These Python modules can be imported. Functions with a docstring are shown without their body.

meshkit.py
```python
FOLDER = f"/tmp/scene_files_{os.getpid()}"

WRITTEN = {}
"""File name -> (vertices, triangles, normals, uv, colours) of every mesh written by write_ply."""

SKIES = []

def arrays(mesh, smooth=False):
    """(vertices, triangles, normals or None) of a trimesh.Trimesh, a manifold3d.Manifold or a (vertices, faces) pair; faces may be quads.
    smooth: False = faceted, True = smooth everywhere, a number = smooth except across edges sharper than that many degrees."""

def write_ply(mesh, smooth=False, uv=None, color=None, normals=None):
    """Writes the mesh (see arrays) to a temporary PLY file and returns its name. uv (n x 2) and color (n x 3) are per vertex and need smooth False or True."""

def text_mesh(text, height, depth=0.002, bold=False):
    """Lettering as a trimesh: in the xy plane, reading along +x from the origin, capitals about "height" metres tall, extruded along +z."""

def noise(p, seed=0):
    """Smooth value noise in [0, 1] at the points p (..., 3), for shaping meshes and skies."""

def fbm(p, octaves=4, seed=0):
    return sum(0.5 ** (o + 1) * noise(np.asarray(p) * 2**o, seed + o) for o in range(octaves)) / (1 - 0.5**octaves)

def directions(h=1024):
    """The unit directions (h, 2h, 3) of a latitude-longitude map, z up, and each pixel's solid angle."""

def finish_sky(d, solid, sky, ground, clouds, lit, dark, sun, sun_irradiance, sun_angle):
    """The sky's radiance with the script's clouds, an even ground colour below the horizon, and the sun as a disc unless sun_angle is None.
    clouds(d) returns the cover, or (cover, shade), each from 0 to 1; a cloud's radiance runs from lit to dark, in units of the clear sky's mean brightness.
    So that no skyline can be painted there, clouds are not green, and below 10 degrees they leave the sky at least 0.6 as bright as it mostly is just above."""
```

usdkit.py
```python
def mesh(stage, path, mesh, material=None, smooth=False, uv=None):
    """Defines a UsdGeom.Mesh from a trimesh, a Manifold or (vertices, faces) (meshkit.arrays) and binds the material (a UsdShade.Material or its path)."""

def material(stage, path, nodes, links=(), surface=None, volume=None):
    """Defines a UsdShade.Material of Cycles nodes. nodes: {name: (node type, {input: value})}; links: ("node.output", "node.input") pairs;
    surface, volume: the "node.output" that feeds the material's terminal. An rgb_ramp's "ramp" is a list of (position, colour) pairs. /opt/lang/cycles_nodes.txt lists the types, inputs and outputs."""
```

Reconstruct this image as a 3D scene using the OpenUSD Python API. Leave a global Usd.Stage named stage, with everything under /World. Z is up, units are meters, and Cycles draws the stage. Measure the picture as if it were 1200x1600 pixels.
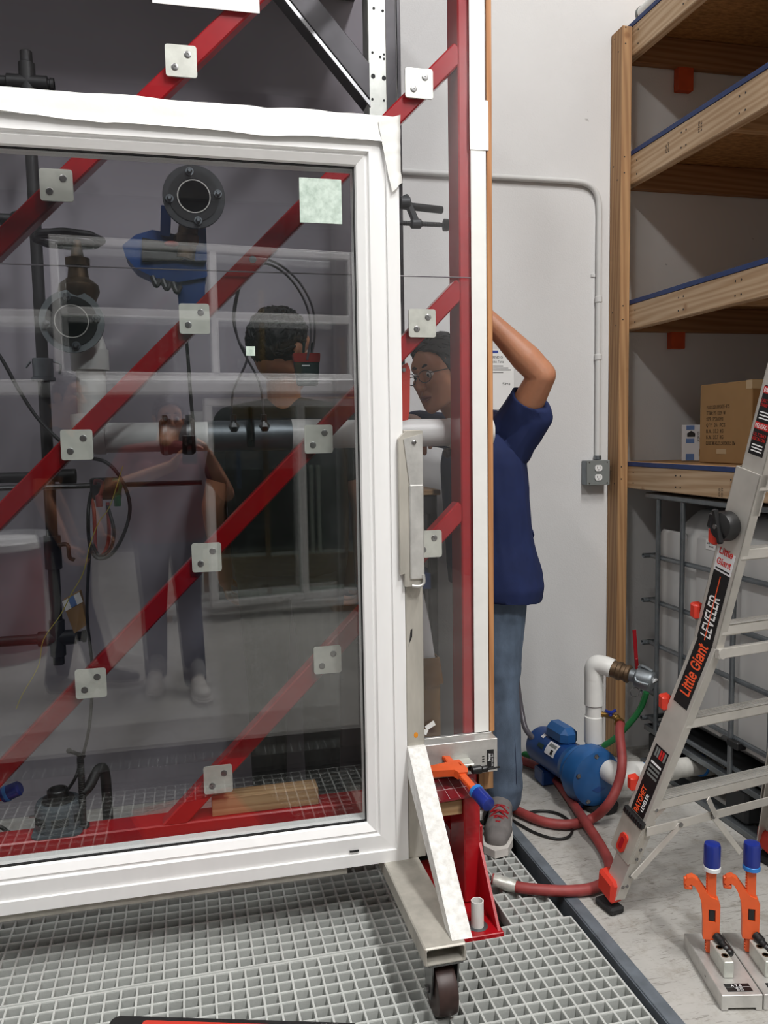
import math, random
import numpy as np, trimesh, usdkit, meshkit
from manifold3d import Manifold
from shapely.geometry import Polygon, box as sbox
from pxr import Usd, UsdGeom, UsdLux, Gf, Sdf
stage = Usd.Stage.CreateInMemory()
UsdGeom.SetStageUpAxis(stage, UsdGeom.Tokens.z)
UsdGeom.SetStageMetersPerUnit(stage, 1.0)
UsdGeom.Xform.Define(stage, '/World')
rng = random.Random(7)
# ---------------------------------------------------------------- camera
F, YAW, PIT, ROLL, H = 1286.6, 0.23274, 0.091955, 0.0167495, 1.37
fw = np.array([math.sin(YAW)*math.cos(PIT), math.cos(YAW)*math.cos(PIT), -math.sin(PIT)])
rt = np.array([math.cos(YAW), -math.sin(YAW), 0.0]); dn = np.cross(fw, rt)
cr, sr = math.cos(ROLL), math.sin(ROLL)
CM = np.array([cr*rt+sr*dn, -sr*rt+cr*dn, fw])
cam = UsdGeom.Camera.Define(stage, '/World/Camera')
cam.CreateHorizontalApertureAttr(24.0); cam.CreateVerticalApertureAttr(32.0)
cam.CreateFocalLengthAttr(24.0*F/1200); cam.CreateClippingRangeAttr(Gf.Vec2f(0.02, 100))
cam.CreateExposureAttr(-0.3)
cam.AddTransformOp().Set(Gf.Matrix4d(*CM[0], 0, *(-CM[1]), 0, *(-CM[2]), 0, 0, 0, H, 1))
def P(px, py, x=None, y=None, z=None):      # a pixel seen at a known depth plane -> world point
    d = CM.T @ np.array([(px-600)/F, (py-800)/F, 1.0]); o = np.array([0, 0, H])
    t = y/d[1] if y is not None else (z-H)/d[2] if z is not None else x/d[0]
    return o+t*d
# ---------------------------------------------------------------- lights: rows of ceiling LED panels
def lamp(name, x, y, z, w, l, e, col=(1, .985, .97)):
    r = UsdLux.RectLight.Define(stage, '/World/'+name)
    r.CreateWidthAttr(w); r.CreateHeightAttr(l); r.CreateIntensityAttr(e); r.CreateColorAttr(Gf.Vec3f(*col))
    r.AddTranslateOp().Set(Gf.Vec3d(x, y, z))
LE = 46.0
lamp('ceiling_lamp', 1.5, .2, 5.3, .35, 1.2, LE*2.3)
lamp('ceiling_lamp_001', 1.5, -1.9, 5.3, .35, 1.2, LE*4.2)
lamp('ceiling_lamp_002', -1.7, .7, 5.3, .35, 1.2, LE*.9)
lamp('ceiling_lamp_003', -1.5, -.7, 5.3, .35, 1.2, LE*1.5)
lamp('ceiling_lamp_004', -4.2, -.4, 5.3, .35, 1.2, LE*.5)
# ---------------------------------------------------------------- helpers
V = lambda *a: np.array(a, float)
def unit(v): v = np.asarray(v, float); return v/np.linalg.norm(v)
def cat(ms): return trimesh.util.concatenate([m for m in ms if m is not None])
def tm(man):
    m = man.to_mesh(); return trimesh.Trimesh(np.array(m.vert_properties[:, :3]), np.array(m.tri_verts), process=False)
def mf(t):
    from manifold3d import Mesh
    return Manifold(Mesh(np.asarray(t.vertices, np.float32), np.asarray(t.faces, np.uint32)))
def cbox(x0, x1, y0, y1, z0, z1, b=0.002):
    b = min(b, (x1-x0)*.45, (y1-y0)*.45, (z1-z0)*.45); pts = []
    for X, sx in ((x0, 1), (x1, -1)):
        for Y, sy in ((y0, 1), (y1, -1)):
            for Z, sz in ((z0, 1), (z1, -1)):
                pts += [(X, Y+sy*b, Z+sz*b), (X+sx*b, Y, Z+sz*b), (X+sx*b, Y+sy*b, Z)]
    return trimesh.convex.convex_hull(np.array(pts))
def pbox(x0, x1, y0, y1, z0, z1): return trimesh.creation.box(bounds=[(x0, y0, z0), (x1, y1, z1)])
def basis(d, up=(0, 0, 1)):
    d = unit(d); up = np.asarray(up, float)
    if abs(d @ unit(up)) > .98: up = V(0, 1, 0) if abs(d[1]) < .9 else V(1, 0, 0)
    s = unit(np.cross(d, up)); return d, s, np.cross(s, d)
def place(mesh, o, ux, uy, uz):             # local xyz -> world
    v = np.asarray(mesh.vertices); m = trimesh.Trimesh(np.asarray(o)+v[:, :1]*ux+v[:, 1:2]*uy+v[:, 2:3]*uz, mesh.faces, process=False)
    if np.linalg.det(np.array([ux, uy, uz])) < 0: m.invert()
    return m
def bar(p0, p1, w, h, up=(0, 0, 1), b=.0015):   # w: sideways, h: along up
    p0, p1 = V(*p0), V(*p1); d, s, u = basis(p1-p0, up)
    return place(cbox(0, np.linalg.norm(p1-p0), -w/2, w/2, -h/2, h/2, b), p0, d, s, u)
def lathe(prof, o, ax, n=24):               # prof: (radius, height) from low to high
    d, s, u = basis(ax); prof = [(max(r, 1e-5), h) for r, h in prof]
    a = np.arange(n)*2*math.pi/n; v = []
    for r, h in prof: v.append(V(*o)+h*d+r*(np.cos(a)[:, None]*s+np.sin(a)[:, None]*u))
    v = np.vstack(v+[V(*o)+prof[0][1]*d, V(*o)+prof[-1][1]*d]); f = []; k = len(prof)
    for i in range(k-1):
        for j in range(n):
            a0, a1, b0, b1 = i*n+j, i*n+(j+1) % n, (i+1)*n+j, (i+1)*n+(j+1) % n
            f += [(a0, b1, a1), (a0, b0, b1)]
    for j in range(n): f += [(k*n, j, (j+1) % n), (k*n+1, (k-1)*n+(j+1) % n, (k-1)*n+j)]
    m = trimesh.Trimesh(v, f, process=False); 
    if m.volume < 0: m.invert()
    return m
def cyl(p0, p1, r, n=20, c=.0015):
    p0, p1 = V(*p0), V(*p1); L = np.linalg.norm(p1-p0); c = min(c, r*.4, L*.3)
    return lathe([(r-c, 0), (r, c), (r, L-c), (r-c, L)], p0, p1-p0, n)
def pipe(p0, p1, ro, ri, n=24):
    p0, p1 = V(*p0), V(*p1); L = np.linalg.norm(p1-p0); d, s, u = basis(p1-p0)
    m = lathe([(ri, 0), (ro, 0), (ro, L), (ri, L), (ri, 0)], p0, p1-p0, n)
    return m
def spl(pts, n=8):                          # Catmull-Rom
    p = np.array(pts, float); q = np.vstack([2*p[0]-p[1], p, 2*p[-1]-p[-2]]); out = []
    for i in range(1, len(q)-2):
        for t in np.linspace(0, 1, n, endpoint=False):
            out.append(.5*((2*q[i])+(-q[i-1]+q[i+1])*t+(2*q[i-1]-5*q[i]+4*q[i+1]-q[i+2])*t*t+(-q[i-1]+3*q[i]-3*q[i+1]+q[i+2])*t**3))
    return np.array(out+[p[-1]])
def tube(pts, r, n=10, smooth=8, up=None, rz=None):
    p = spl(pts, smooth) if smooth else np.array(pts, float)
    rr = np.broadcast_to(r, (len(p),)) if np.ndim(r) == 0 or len(np.atleast_1d(r)) == len(p) else np.interp(np.linspace(0, 1, len(p)), np.linspace(0, 1, len(r)), r)
    t = np.gradient(p, axis=0); t /= np.linalg.norm(t, axis=1, keepdims=True)+1e-12
    _, s, _ = basis(t[0]) if up is None else basis(t[0], up); S = []
    for k in range(len(p)):
        s = unit(s-(s@t[k])*t[k]); S.append(s)
    S = np.array(S); B = np.cross(t, S); a = np.arange(n)*2*math.pi/n
    v = p[:, None]+rr[:, None, None]*(np.cos(a)[None, :, None]*S[:, None]+(1 if rz is None else rz)*np.sin(a)[None, :, None]*B[:, None])
    v = np.vstack([v.reshape(-1, 3), p[:1], p[-1:]]); f = []; k = len(p)
    for i in range(k-1):
        for j in range(n):
            a0, a1, b0, b1 = i*n+j, i*n+(j+1) % n, (i+1)*n+j, (i+1)*n+(j+1) % n
            f += [(a0, a1, b1), (a0, b1, b0)]
    for j in range(n): f += [(k*n, (j+1) % n, j), (k*n+1, (k-1)*n+j, (k-1)*n+(j+1) % n)]
    m = trimesh.Trimesh(v, f, process=False)
    if m.volume < 0: m.invert()
    return m
def prism(poly, o, ux, uy, depth):          # extrude a 2-D outline along ux x uy
    pg = poly if hasattr(poly, 'exterior') else Polygon(poly)
    m = trimesh.creation.extrude_polygon(pg.buffer(0), abs(depth), engine='earcut')
    ux, uy = unit(ux), unit(uy); uz = np.cross(ux, uy)*(1 if depth > 0 else -1)
    return place(m, o, ux, uy, uz)
def rrect(w, h, r, n=4):
    return sbox(r-w/2, r-h/2, w/2-r, h/2-r).buffer(r, quad_segs=n)
def sphere(c, r, s=(1, 1, 1), n=2):
    m = trimesh.creation.icosphere(subdivisions=n, radius=1.0); m.vertices = np.asarray(m.vertices)*np.array(s)*r+np.asarray(c); return m
def warp(m, amp, scale, seed=0, keep=None):
    v = np.asarray(m.vertices, float)
    d = np.stack([meshkit.fbm(v*scale+k*17.3, 3, seed+k) for k in range(3)], -1)-.5
    m = m.copy(); m.vertices = v+d*2*amp; return m
used = {}
def numbered(path):
    k = used.get(path, 0); used[path] = k+1
    return path if k == 0 else '%s_%03d' % (path, k)
def tag(prim, label=None, cat_=None, group=None, kind=None):
    for k, v in (('label', label), ('category', cat_), ('group', group), ('kind', kind)):
        if v: prim.SetCustomDataByKey(k, v)
    return prim
offs = {}
def thing(name, label, cat_, loc=(0, 0, 0), group=None):
    x = UsdGeom.Xform.Define(stage, numbered('/World/'+name)); x.AddTranslateOp().Set(Gf.Vec3d(*map(float, loc)))
    offs[str(x.GetPath())] = V(*loc)
    return tag(x.GetPrim(), label, cat_, group)
def obj(name, mesh, m, parent=None, label=None, cat_=None, group=None, kind=None, smooth=32):
    if isinstance(mesh, (list, tuple)): mesh = cat(mesh)
    if isinstance(mesh, Manifold): mesh = tm(mesh)
    base = str(parent.GetPath()) if parent else '/World'; o = V(0, 0, 0)
    for k, v in offs.items():
        if base == k or base.startswith(k+'/'): o = v
    mesh = trimesh.Trimesh(np.asarray(mesh.vertices)-o, mesh.faces, process=False)
    g = usdkit.mesh(stage, numbered(base+'/'+name), mesh, MT[m], smooth=smooth)
    return tag(g.GetPrim(), label, cat_, group, kind)
def single(name, mesh, m, label, cat_, group=None, smooth=32, kind=None): return obj(name, mesh, m, None, label, cat_, group, kind, smooth)
def struct(name, mesh, m, label=None, smooth=32): return obj(name, mesh, m, None, label, None, None, 'structure', smooth)
def dup(root, loc, label, rotz=0, group=None, name=None):
    x = UsdGeom.Xform.Define(stage, numbered('/World/'+(name or root.GetName().rsplit('_0', 1)[0])))
    x.AddTranslateOp().Set(Gf.Vec3d(*map(float, loc)))
    if rotz: x.AddRotateZOp().Set(rotz); x.GetPrim().GetAttribute('xformOpOrder').Set(['xformOp:translate', 'xformOp:rotateZ'])
    x.GetPrim().GetReferences().AddInternalReference(root.GetPath()); x.GetPrim().SetInstanceable(True)
    return tag(x.GetPrim(), label, root.GetCustomDataByKey('category'), group)
def lettering(s, h, o, ux, uy, m, parent, name='lettering', depth=.0006, bold=False, w=None, label=None):
    t = meshkit.text_mesh(s, h, depth, bold); ux, uy = unit(ux), unit(uy)
    if w: t.vertices = np.asarray(t.vertices)*[w/max(t.bounds[1][0], 1e-6), 1, 1]
    return obj(name, place(t, o, ux, uy, np.cross(ux, uy)), m, parent, label, smooth=False)
# ---------------------------------------------------------------- materials
MT = {}
def lin(c): return tuple(((x/255+.055)/1.055)**2.4 if x > 10 else x/255/12.92 for x in c)
def pm(name, col, rough=.5, metal=0., var=.0, vs=6., bump=0., bs=60., stretch=(1, 1, 1), col2=None, **kw):
    """principled with a two-tone noise; colours in sRGB 0-255"""
    c = np.array(lin(col)); n = {'p': ('principled_bsdf', {'roughness': rough, 'metallic': metal, 'base_color': tuple(c), **kw})}; L = []
    if var or bump: n['g'] = ('geometry', {}); n['mp'] = ('mapping', {'scale': stretch}); L.append(('g.position', 'mp.vector'))
    if var:
        lo = np.array(lin(col2)) if col2 else c*(1-var)
        n['n'] = ('noise_texture', {'scale': vs, 'detail': 5.0, 'roughness': .6}); L.append(('mp.vector', 'n.vector'))
        n['r'] = ('rgb_ramp', {'ramp': [(.3, tuple(lo)), (.65, tuple(np.minimum(c*(1+var*.3), 1)))]}); L += [('n.fac', 'r.fac'), ('r.color', 'p.base_color')]
    if bump:
        n['b'] = ('noise_texture', {'scale': bs, 'detail': 4.0}); n['bm'] = ('bump', {'strength': bump, 'distance': .002})
        L += [('mp.vector', 'b.vector'), ('b.fac', 'bm.height'), ('bm.normal', 'p.normal')]
    MT[name] = usdkit.material(stage, '/World/Looks/'+name, n, L, surface='p.BSDF'); return MT[name]
def wood(name, a, b, axis, rough=.65, ring=9.):
    sc = [26., 26., 26.]; sc[axis] = 1.0
    n = {'g': ('geometry', {}), 'mp': ('mapping', {'scale': tuple(sc)}), 'w': ('wave_texture', {'scale': ring/9., 'distortion': 7., 'detail': 3., 'detail_scale': 1.0, 'bands_direction': 'diagonal'}),
         'f': ('noise_texture', {'scale': 2.2, 'detail': 6., 'roughness': .7}), 'mf': ('mix', {'mix_type': 'mix', 'fac': .55}),
         'r': ('rgb_ramp', {'ramp': [(.15, lin(a)), (.8, lin(b))]}), 'v': ('voronoi_texture', {'scale': 6.2}), 'vr': ('rgb_ramp', {'ramp': [(0, (.62, .5, .42)), (.06, (.74, .64, .56)), (.085, (.92, .88, .84)), (.13, (1, 1, 1))]}),
         'k': ('noise_texture', {'scale': 1.4, 'detail': 3.}), 'kr': ('rgb_ramp', {'ramp': [(.3, (.80, .78, .76)), (.7, (1, 1, 1))]}), 'mx': ('mix', {'mix_type': 'multiply', 'fac': 1.}), 'm2': ('mix', {'mix_type': 'multiply', 'fac': 1.}), 'p': ('principled_bsdf', {'roughness': rough})}
    L = [('g.position', 'mp.vector'), ('mp.vector', 'w.vector'), ('mp.vector', 'f.vector'), ('w.fac', 'mf.color1'), ('f.fac', 'mf.color2'), ('mf.color', 'r.fac'), ('g.position', 'v.vector'), ('v.distance', 'vr.fac'), ('g.position', 'k.vector'), ('k.fac', 'kr.fac'),
         ('r.color', 'mx.color1'), ('vr.color', 'mx.color2'), ('mx.color', 'm2.color1'), ('kr.color', 'm2.color2'), ('m2.color', 'p.base_color')]
    MT[name] = usdkit.material(stage, '/World/Looks/'+name, n, L, surface='p.BSDF')
def pane(name, f0, tint):
    n = {'lw': ('layer_weight', {'blend': .5}), 'pw': ('math', {'math_type': 'power', 'value2': 5.}), 'ma': ('math', {'math_type': 'multiply_add', 'value2': 1-f0, 'value3': f0}),
         't': ('transparent_bsdf', {'color': tint}), 'gl': ('glossy_bsdf', {'color': (1, 1, 1), 'roughness': 0.0}), 'm': ('mix_closure', {})}
    MT[name] = usdkit.material(stage, '/World/Looks/'+name, n, [('lw.facing', 'pw.value1'), ('pw.value', 'ma.value1'), ('ma.value', 'm.fac'), ('t.BSDF', 'm.closure1'), ('gl.BSDF', 'm.closure2')], surface='m.closure')
pane('window_glass', .062, (.915, .925, .925)); pane('acrylic', .04, (.945, .95, .96)); pane('far_glass', .06, (.75, .82, .78)); pane('lens', .04, (.98, .98, .98)); pane('clear_film', .06, (.9, .9, .9))
def wall():
    n = {'g': ('geometry', {}), 'a': ('noise_texture', {'scale': 1.2, 'detail': 4.}), 'ar': ('rgb_ramp', {'ramp': [(.3, lin((207, 206, 205))), (.7, lin((216, 216, 215)))]}), 's': ('noise_texture', {'scale': 11., 'detail': 5., 'roughness': .75}), 'sr': ('rgb_ramp', {'ramp': [(.255, (.55, .54, .53)), (.285, (1, 1, 1))]}),
         'm': ('mix', {'mix_type': 'multiply', 'fac': .8}), 'b': ('noise_texture', {'scale': 170., 'detail': 3.}), 'bm': ('bump', {'strength': .3, 'distance': .002}), 'p': ('principled_bsdf', {'roughness': .8})}
    L = [('g.position', 'a.vector'), ('a.fac', 'ar.fac'), ('g.position', 's.vector'), ('s.fac', 'sr.fac'), ('ar.color', 'm.color1'), ('sr.color', 'm.color2'), ('m.color', 'p.base_color'), ('g.position', 'b.vector'), ('b.fac', 'bm.height'), ('bm.normal', 'p.normal')]
    MT['white_wall'] = usdkit.material(stage, '/World/Looks/white_wall', n, L, surface='p.BSDF')
wall()
pm('wall_shade_grey', (138, 133, 140), .8, var=.08, vs=1.5)  # darker wall tone, shade put into the colour
pm('grey_wall', (205, 205, 204), .85, var=.05, vs=1.2)
pm('dark_wall', (92, 92, 96), .9)
pm('ceiling_paint', (150, 150, 150), .9)
pm('white_vinyl', (238, 238, 237), .38, var=.04, vs=14, stretch=(1, 1, .2))
pm('white_tape', (240, 240, 236), .35, bump=.3, bs=40, var=.03, vs=18)
pm('gasket', (24, 25, 26), .6)
pm('red_paint', (172, 16, 27), .28, var=.12, vs=9, coat_weight=.3)
pm('dark_red_paint', (120, 22, 32), .3, var=.1, vs=9)
pm('alu', (200, 199, 195), .42, .5, var=.22, vs=16, bump=.15, bs=90)
pm('alu_old', (190, 186, 176), .5, .35, var=.28, vs=11, stretch=(1, 1, .25), bump=.2, bs=80)
pm('alu_bright', (206, 208, 200), .36, .4, var=.15, vs=25)
pm('ladder_alu', (206, 203, 196), .4, .5, var=.12, vs=12)
pm('steel', (150, 150, 150), .3, 1., var=.1, vs=20)
pm('galvanized', (128, 134, 138), .45, .8, var=.2, vs=25)
pm('dark_steel', (74, 72, 74), .42, .7, var=.3, vs=8)
pm('black_iron', (26, 25, 26), .55, .0, var=.3, vs=20)
pm('black_plastic', (22, 22, 23), .4)
pm('black_rubber', (28, 28, 29), .7, var=.2, vs=30)
pm('flange_black', (46, 48, 50), .5, var=.25, vs=30)
pm('flange_grey', (140, 148, 150), .5, var=.2, vs=30)
pm('pvc', (226, 226, 222), .35, var=.06, vs=10)
pm('pvc_old', (205, 203, 196), .5, var=.18, vs=14)
pm('brown_rubber', (58, 40, 36), .45, var=.3, vs=40)
pm('brass', (150, 118, 66), .4, .9, var=.3, vs=30)
pm('bronze', (112, 92, 72), .5, .8, var=.3, vs=30)
pm('blue_pump', (38, 92, 150), .38, var=.18, vs=14)
pm('blue_machine', (24, 66, 128), .4, var=.2, vs=12)
pm('blue_handle', (26, 44, 128), .22)
pm('blue_ring', (40, 120, 196), .35)
pm('white_ring', (215, 218, 220), .4)
pm('blue_tape', (26, 52, 104), .6, var=.2, vs=30)
pm('label_blue', (96, 126, 178), .5)
pm('orange', (222, 92, 42), .42, var=.08, vs=30, bump=.1, bs=150)
pm('orange_paint', (196, 78, 36), .6, var=.15, vs=20)
pm('red_plastic', (200, 54, 38), .4)
pm('red_handle', (160, 24, 34), .4)
pm('hose_red', (150, 62, 60), .55, var=.2, vs=30)
pm('hose_green', (30, 104, 54), .45, var=.15, vs=20)
pm('cable_black', (20, 20, 20), .5)
pm('yellow_wire', (176, 166, 60), .5)
pm('grey_tube', (96, 92, 98), .25)
pm('cardboard', (152, 118, 76), .8, var=.1, vs=6)
pm('cardboard_side', (132, 96, 54), .8, var=.1, vs=6)
pm('packing_tape', (176, 150, 112), .3)
pm('white_card', (222, 222, 224), .5)
pm('paper', (232, 232, 230), .7)
pm('ink', (34, 32, 32), .6)
pm('ink_brown', (58, 42, 26), .8)
pm('ink_red', (196, 36, 34), .5)
pm('ink_orange', (236, 88, 44), .5)
pm('ink_white', (236, 236, 236), .5)
pm('ink_blue', (50, 70, 150), .6)
pm('dark_label', (20, 20, 22), .4)
pm('grating', (190, 193, 189), .6, var=.10, vs=10, bump=.2, bs=200)
pm('pit', (40, 36, 32), .95, var=.35, vs=9)
pm('edge_steel', (108, 116, 124), .45, .15, var=.3, vs=15)
pm('outlet_grey', (118, 122, 120), .5)
pm('outlet_white', (226, 226, 224), .35)
pm('conduit', (205, 205, 203), .6, var=.05, vs=6)
pm('tote_white', (206, 206, 204), .45, var=.05, vs=3)
pm('tote_dark', (38, 40, 42), .6)
pm('amber', (188, 146, 56), .5)
pm('skin', (180, 126, 96), .5, var=.1, vs=30, subsurface_weight=.15, subsurface_scale=.01, bump=.1, bs=250)
pm('skin_light', (186, 138, 112), .5, var=.08, vs=30)
pm('lips', (136, 78, 66), .45)
pm('eye_white', (205, 200, 195), .25)
pm('eye_dark', (30, 22, 18), .2)
pm('hair_dark', (30, 28, 30), .6, var=.5, vs=120, stretch=(1, 1, .3), bump=.5, bs=220)
pm('hair_grey', (80, 76, 76), .7, var=.5, vs=160, bump=.5, bs=260)
pm('navy_shirt', (20, 36, 82), .85, var=.15, vs=14, bump=.25, bs=500)
pm('denim', (92, 108, 128), .85, var=.35, vs=16, bump=.35, bs=600, stretch=(1, 1, .5))
pm('denim_dark', (52, 62, 84), .85, var=.3, vs=16, bump=.3, bs=600)
pm('dark_cloth', (40, 42, 42), .9, var=.2, vs=9, bump=.2, bs=300)
pm('red_shirt', (120, 46, 48), .85, var=.15, vs=10, bump=.2, bs=400)
pm('blue_shirt', (82, 96, 124), .85, var=.15, vs=10)
pm('shoe_grey', (120, 116, 114), .8, var=.12, vs=60, bump=.2, bs=400)
pm('shoe_white', (214, 210, 204), .6, var=.1, vs=20)
pm('shoe_black', (34, 34, 38), .6)
pm('green_board', (52, 70, 62), .5, var=.2, vs=3)
pm('variac_grey', (78, 86, 92), .45, var=.1, vs=15)
pm('red_drum', (128, 26, 28), .45, var=.1, vs=5)
pm('white_metal', (226, 226, 223), .55, var=.15, vs=55, col2=(200, 198, 192), bump=.2, bs=120)
pm('meter_green', (36, 58, 56), .5); pm('meter_red', (150, 40, 34), .5)
pm('yellow_plastic', (218, 140, 34), .45)
pm('sticker_green', (200, 214, 204), .3, var=.3, vs=60, col2=(172, 190, 178))
wood('wood_z', (186, 146, 102), (150, 110, 72), 2); wood('wood_y', (208, 182, 150), (176, 144, 108), 1); wood('wood_x', (200, 166, 124), (164, 126, 86), 0)
wood('wood_red_x', (176, 132, 92), (140, 98, 62), 0); wood('ply_z', (206, 150, 100), (176, 118, 72), 2)
pm('osb', (184, 142, 92), .8, var=.35, vs=34, stretch=(1, 2.6, 1), bump=.3, bs=60, col2=(140, 102, 62))
pm('osb_top', (176, 136, 92), .8, var=.2, vs=22)
def concrete():
    n = {'g': ('geometry', {}), 'n1': ('noise_texture', {'scale': 1.7, 'detail': 8., 'roughness': .66}), 'r1': ('rgb_ramp', {'ramp': [(.28, lin((156, 154, 149))), (.68, lin((186, 184, 179)))]}), 'p': ('principled_bsdf', {'roughness': .66}), 'bm': ('bump', {'strength': .15, 'distance': .003})}
    L = [('g.position', 'n1.vector'), ('n1.fac', 'r1.fac')]; last = 'r1.color'
    for k, (rot, sc, hi, f) in enumerate((((0, 0, .7), (5., 46., 1.), .395, .6), ((0, 0, -.5), (6., 40., 1.), .39, .6), ((0, 0, 1.5), (9., 60., 1.), .38, .55))):      # fine scuffs and scratches
        n['mp%d' % k] = ('mapping', {'rotation': rot, 'scale': sc}); n['s%d' % k] = ('noise_texture', {'scale': 1., 'detail': 3., 'roughness': .7, 'distortion': 2.5}); n['q%d' % k] = ('rgb_ramp', {'ramp': [(hi-.06, (.38, .36, .33)), (hi, (1, 1, 1))]}); n['x%d' % k] = ('mix', {'mix_type': 'multiply', 'fac': f})
        L += [('g.position', 'mp%d.vector' % k), ('mp%d.vector' % k, 's%d.vector' % k), ('s%d.fac' % k, 'q%d.fac' % k), (last, 'x%d.color1' % k), ('q%d.color' % k, 'x%d.color2' % k)]; last = 'x%d.color' % k
    n['t'] = ('noise_texture', {'scale': 14., 'detail': 6., 'roughness': .75}); n['tr'] = ('rgb_ramp', {'ramp': [(.34, (.72, .69, .64)), (.5, (1, 1, 1))]}); n['xt'] = ('mix', {'mix_type': 'multiply', 'fac': .8})
    n['v'] = ('voronoi_texture', {'feature': 'distance_to_edge', 'scale': 1.3}); n['wn'] = ('noise_texture', {'scale': 4., 'detail': 5.}); n['av'] = ('vector_math', {'math_type': 'multiply_add', 'vector2': (.5, .5, .5)}); n['vr'] = ('rgb_ramp', {'ramp': [(0, (.5, .46, .42)), (.004, (.75, .72, .7)), (.009, (1, 1, 1))]}); n['xv'] = ('mix', {'mix_type': 'multiply', 'fac': .25})
    L += [('g.position', 't.vector'), ('t.fac', 'tr.fac'), (last, 'xt.color1'), ('tr.color', 'xt.color2'), ('g.position', 'wn.vector'), ('wn.color', 'av.vector1'), ('g.position', 'av.vector3'), ('av.vector', 'v.vector'), ('v.distance', 'vr.fac'), ('xt.color', 'xv.color1'), ('vr.color', 'xv.color2'), ('xv.color', 'p.base_color'), ('t.fac', 'bm.height'), ('bm.normal', 'p.normal')]
    MT['concrete'] = usdkit.material(stage, '/World/Looks/concrete', n, L, surface='p.BSDF')
concrete()
# ================================================================ the room
WY, RX = 3.15, 2.62
hole = sbox(-2.2, .62, 1.05, 3.0)
slab = sbox(-5.6, -6.2, RX+.1, WY+.15).difference(hole)
fl = place(trimesh.creation.extrude_polygon(slab, .16, engine='earcut'), V(0, 0, -.16), V(1, 0, 0), V(0, 1, 0), V(0, 0, 1))
struct('floor', fl, 'concrete')
struct('floor', pbox(-2.4, 1.2, .5, 3.1, -.2, -.165), 'pit', 'brown dirt bottom of the drain pit under the grating')
struct('wall_back', pbox(-5.6, RX+.1, WY, WY+.15, -.16, 5.7), 'white_wall')
struct('wall_back', pbox(-5.59, P(600, 100, y=WY)[0], WY-.012, WY-.0005, 0, 5.69), 'wall_shade_grey', 'left part of the back wall behind the rig, greyed in place of shading')  # thin grey layer whose colour stands in for shade on the wall
struct('wall_right', pbox(RX, RX+.12, -6.2, WY, 0, 5.7), 'white_wall')
struct('wall_left', pbox(-5.72, -5.6, -6.2, WY+.15, 0, 5.7), 'grey_wall')
struct('wall_front', pbox(-5.6, RX+.1, -6.32, -6.2, 0, 5.7), 'dark_wall')
struct('ceiling', pbox(-5.7, RX+.12, -6.3, WY+.15, 5.7, 5.8), 'ceiling_paint')
# steel edge angle around the pit
struct('trim_1', [bar((1.055, 1.05, .001), (1.055, 2.98, .001), .036, .006), bar((1.037, 1.05, -.03), (1.037, 2.98, -.03), .005, .06), bar((-2.2, 2.98, .001), (1.073, 2.98, .001), .036, .006)], 'edge_steel')
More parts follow.
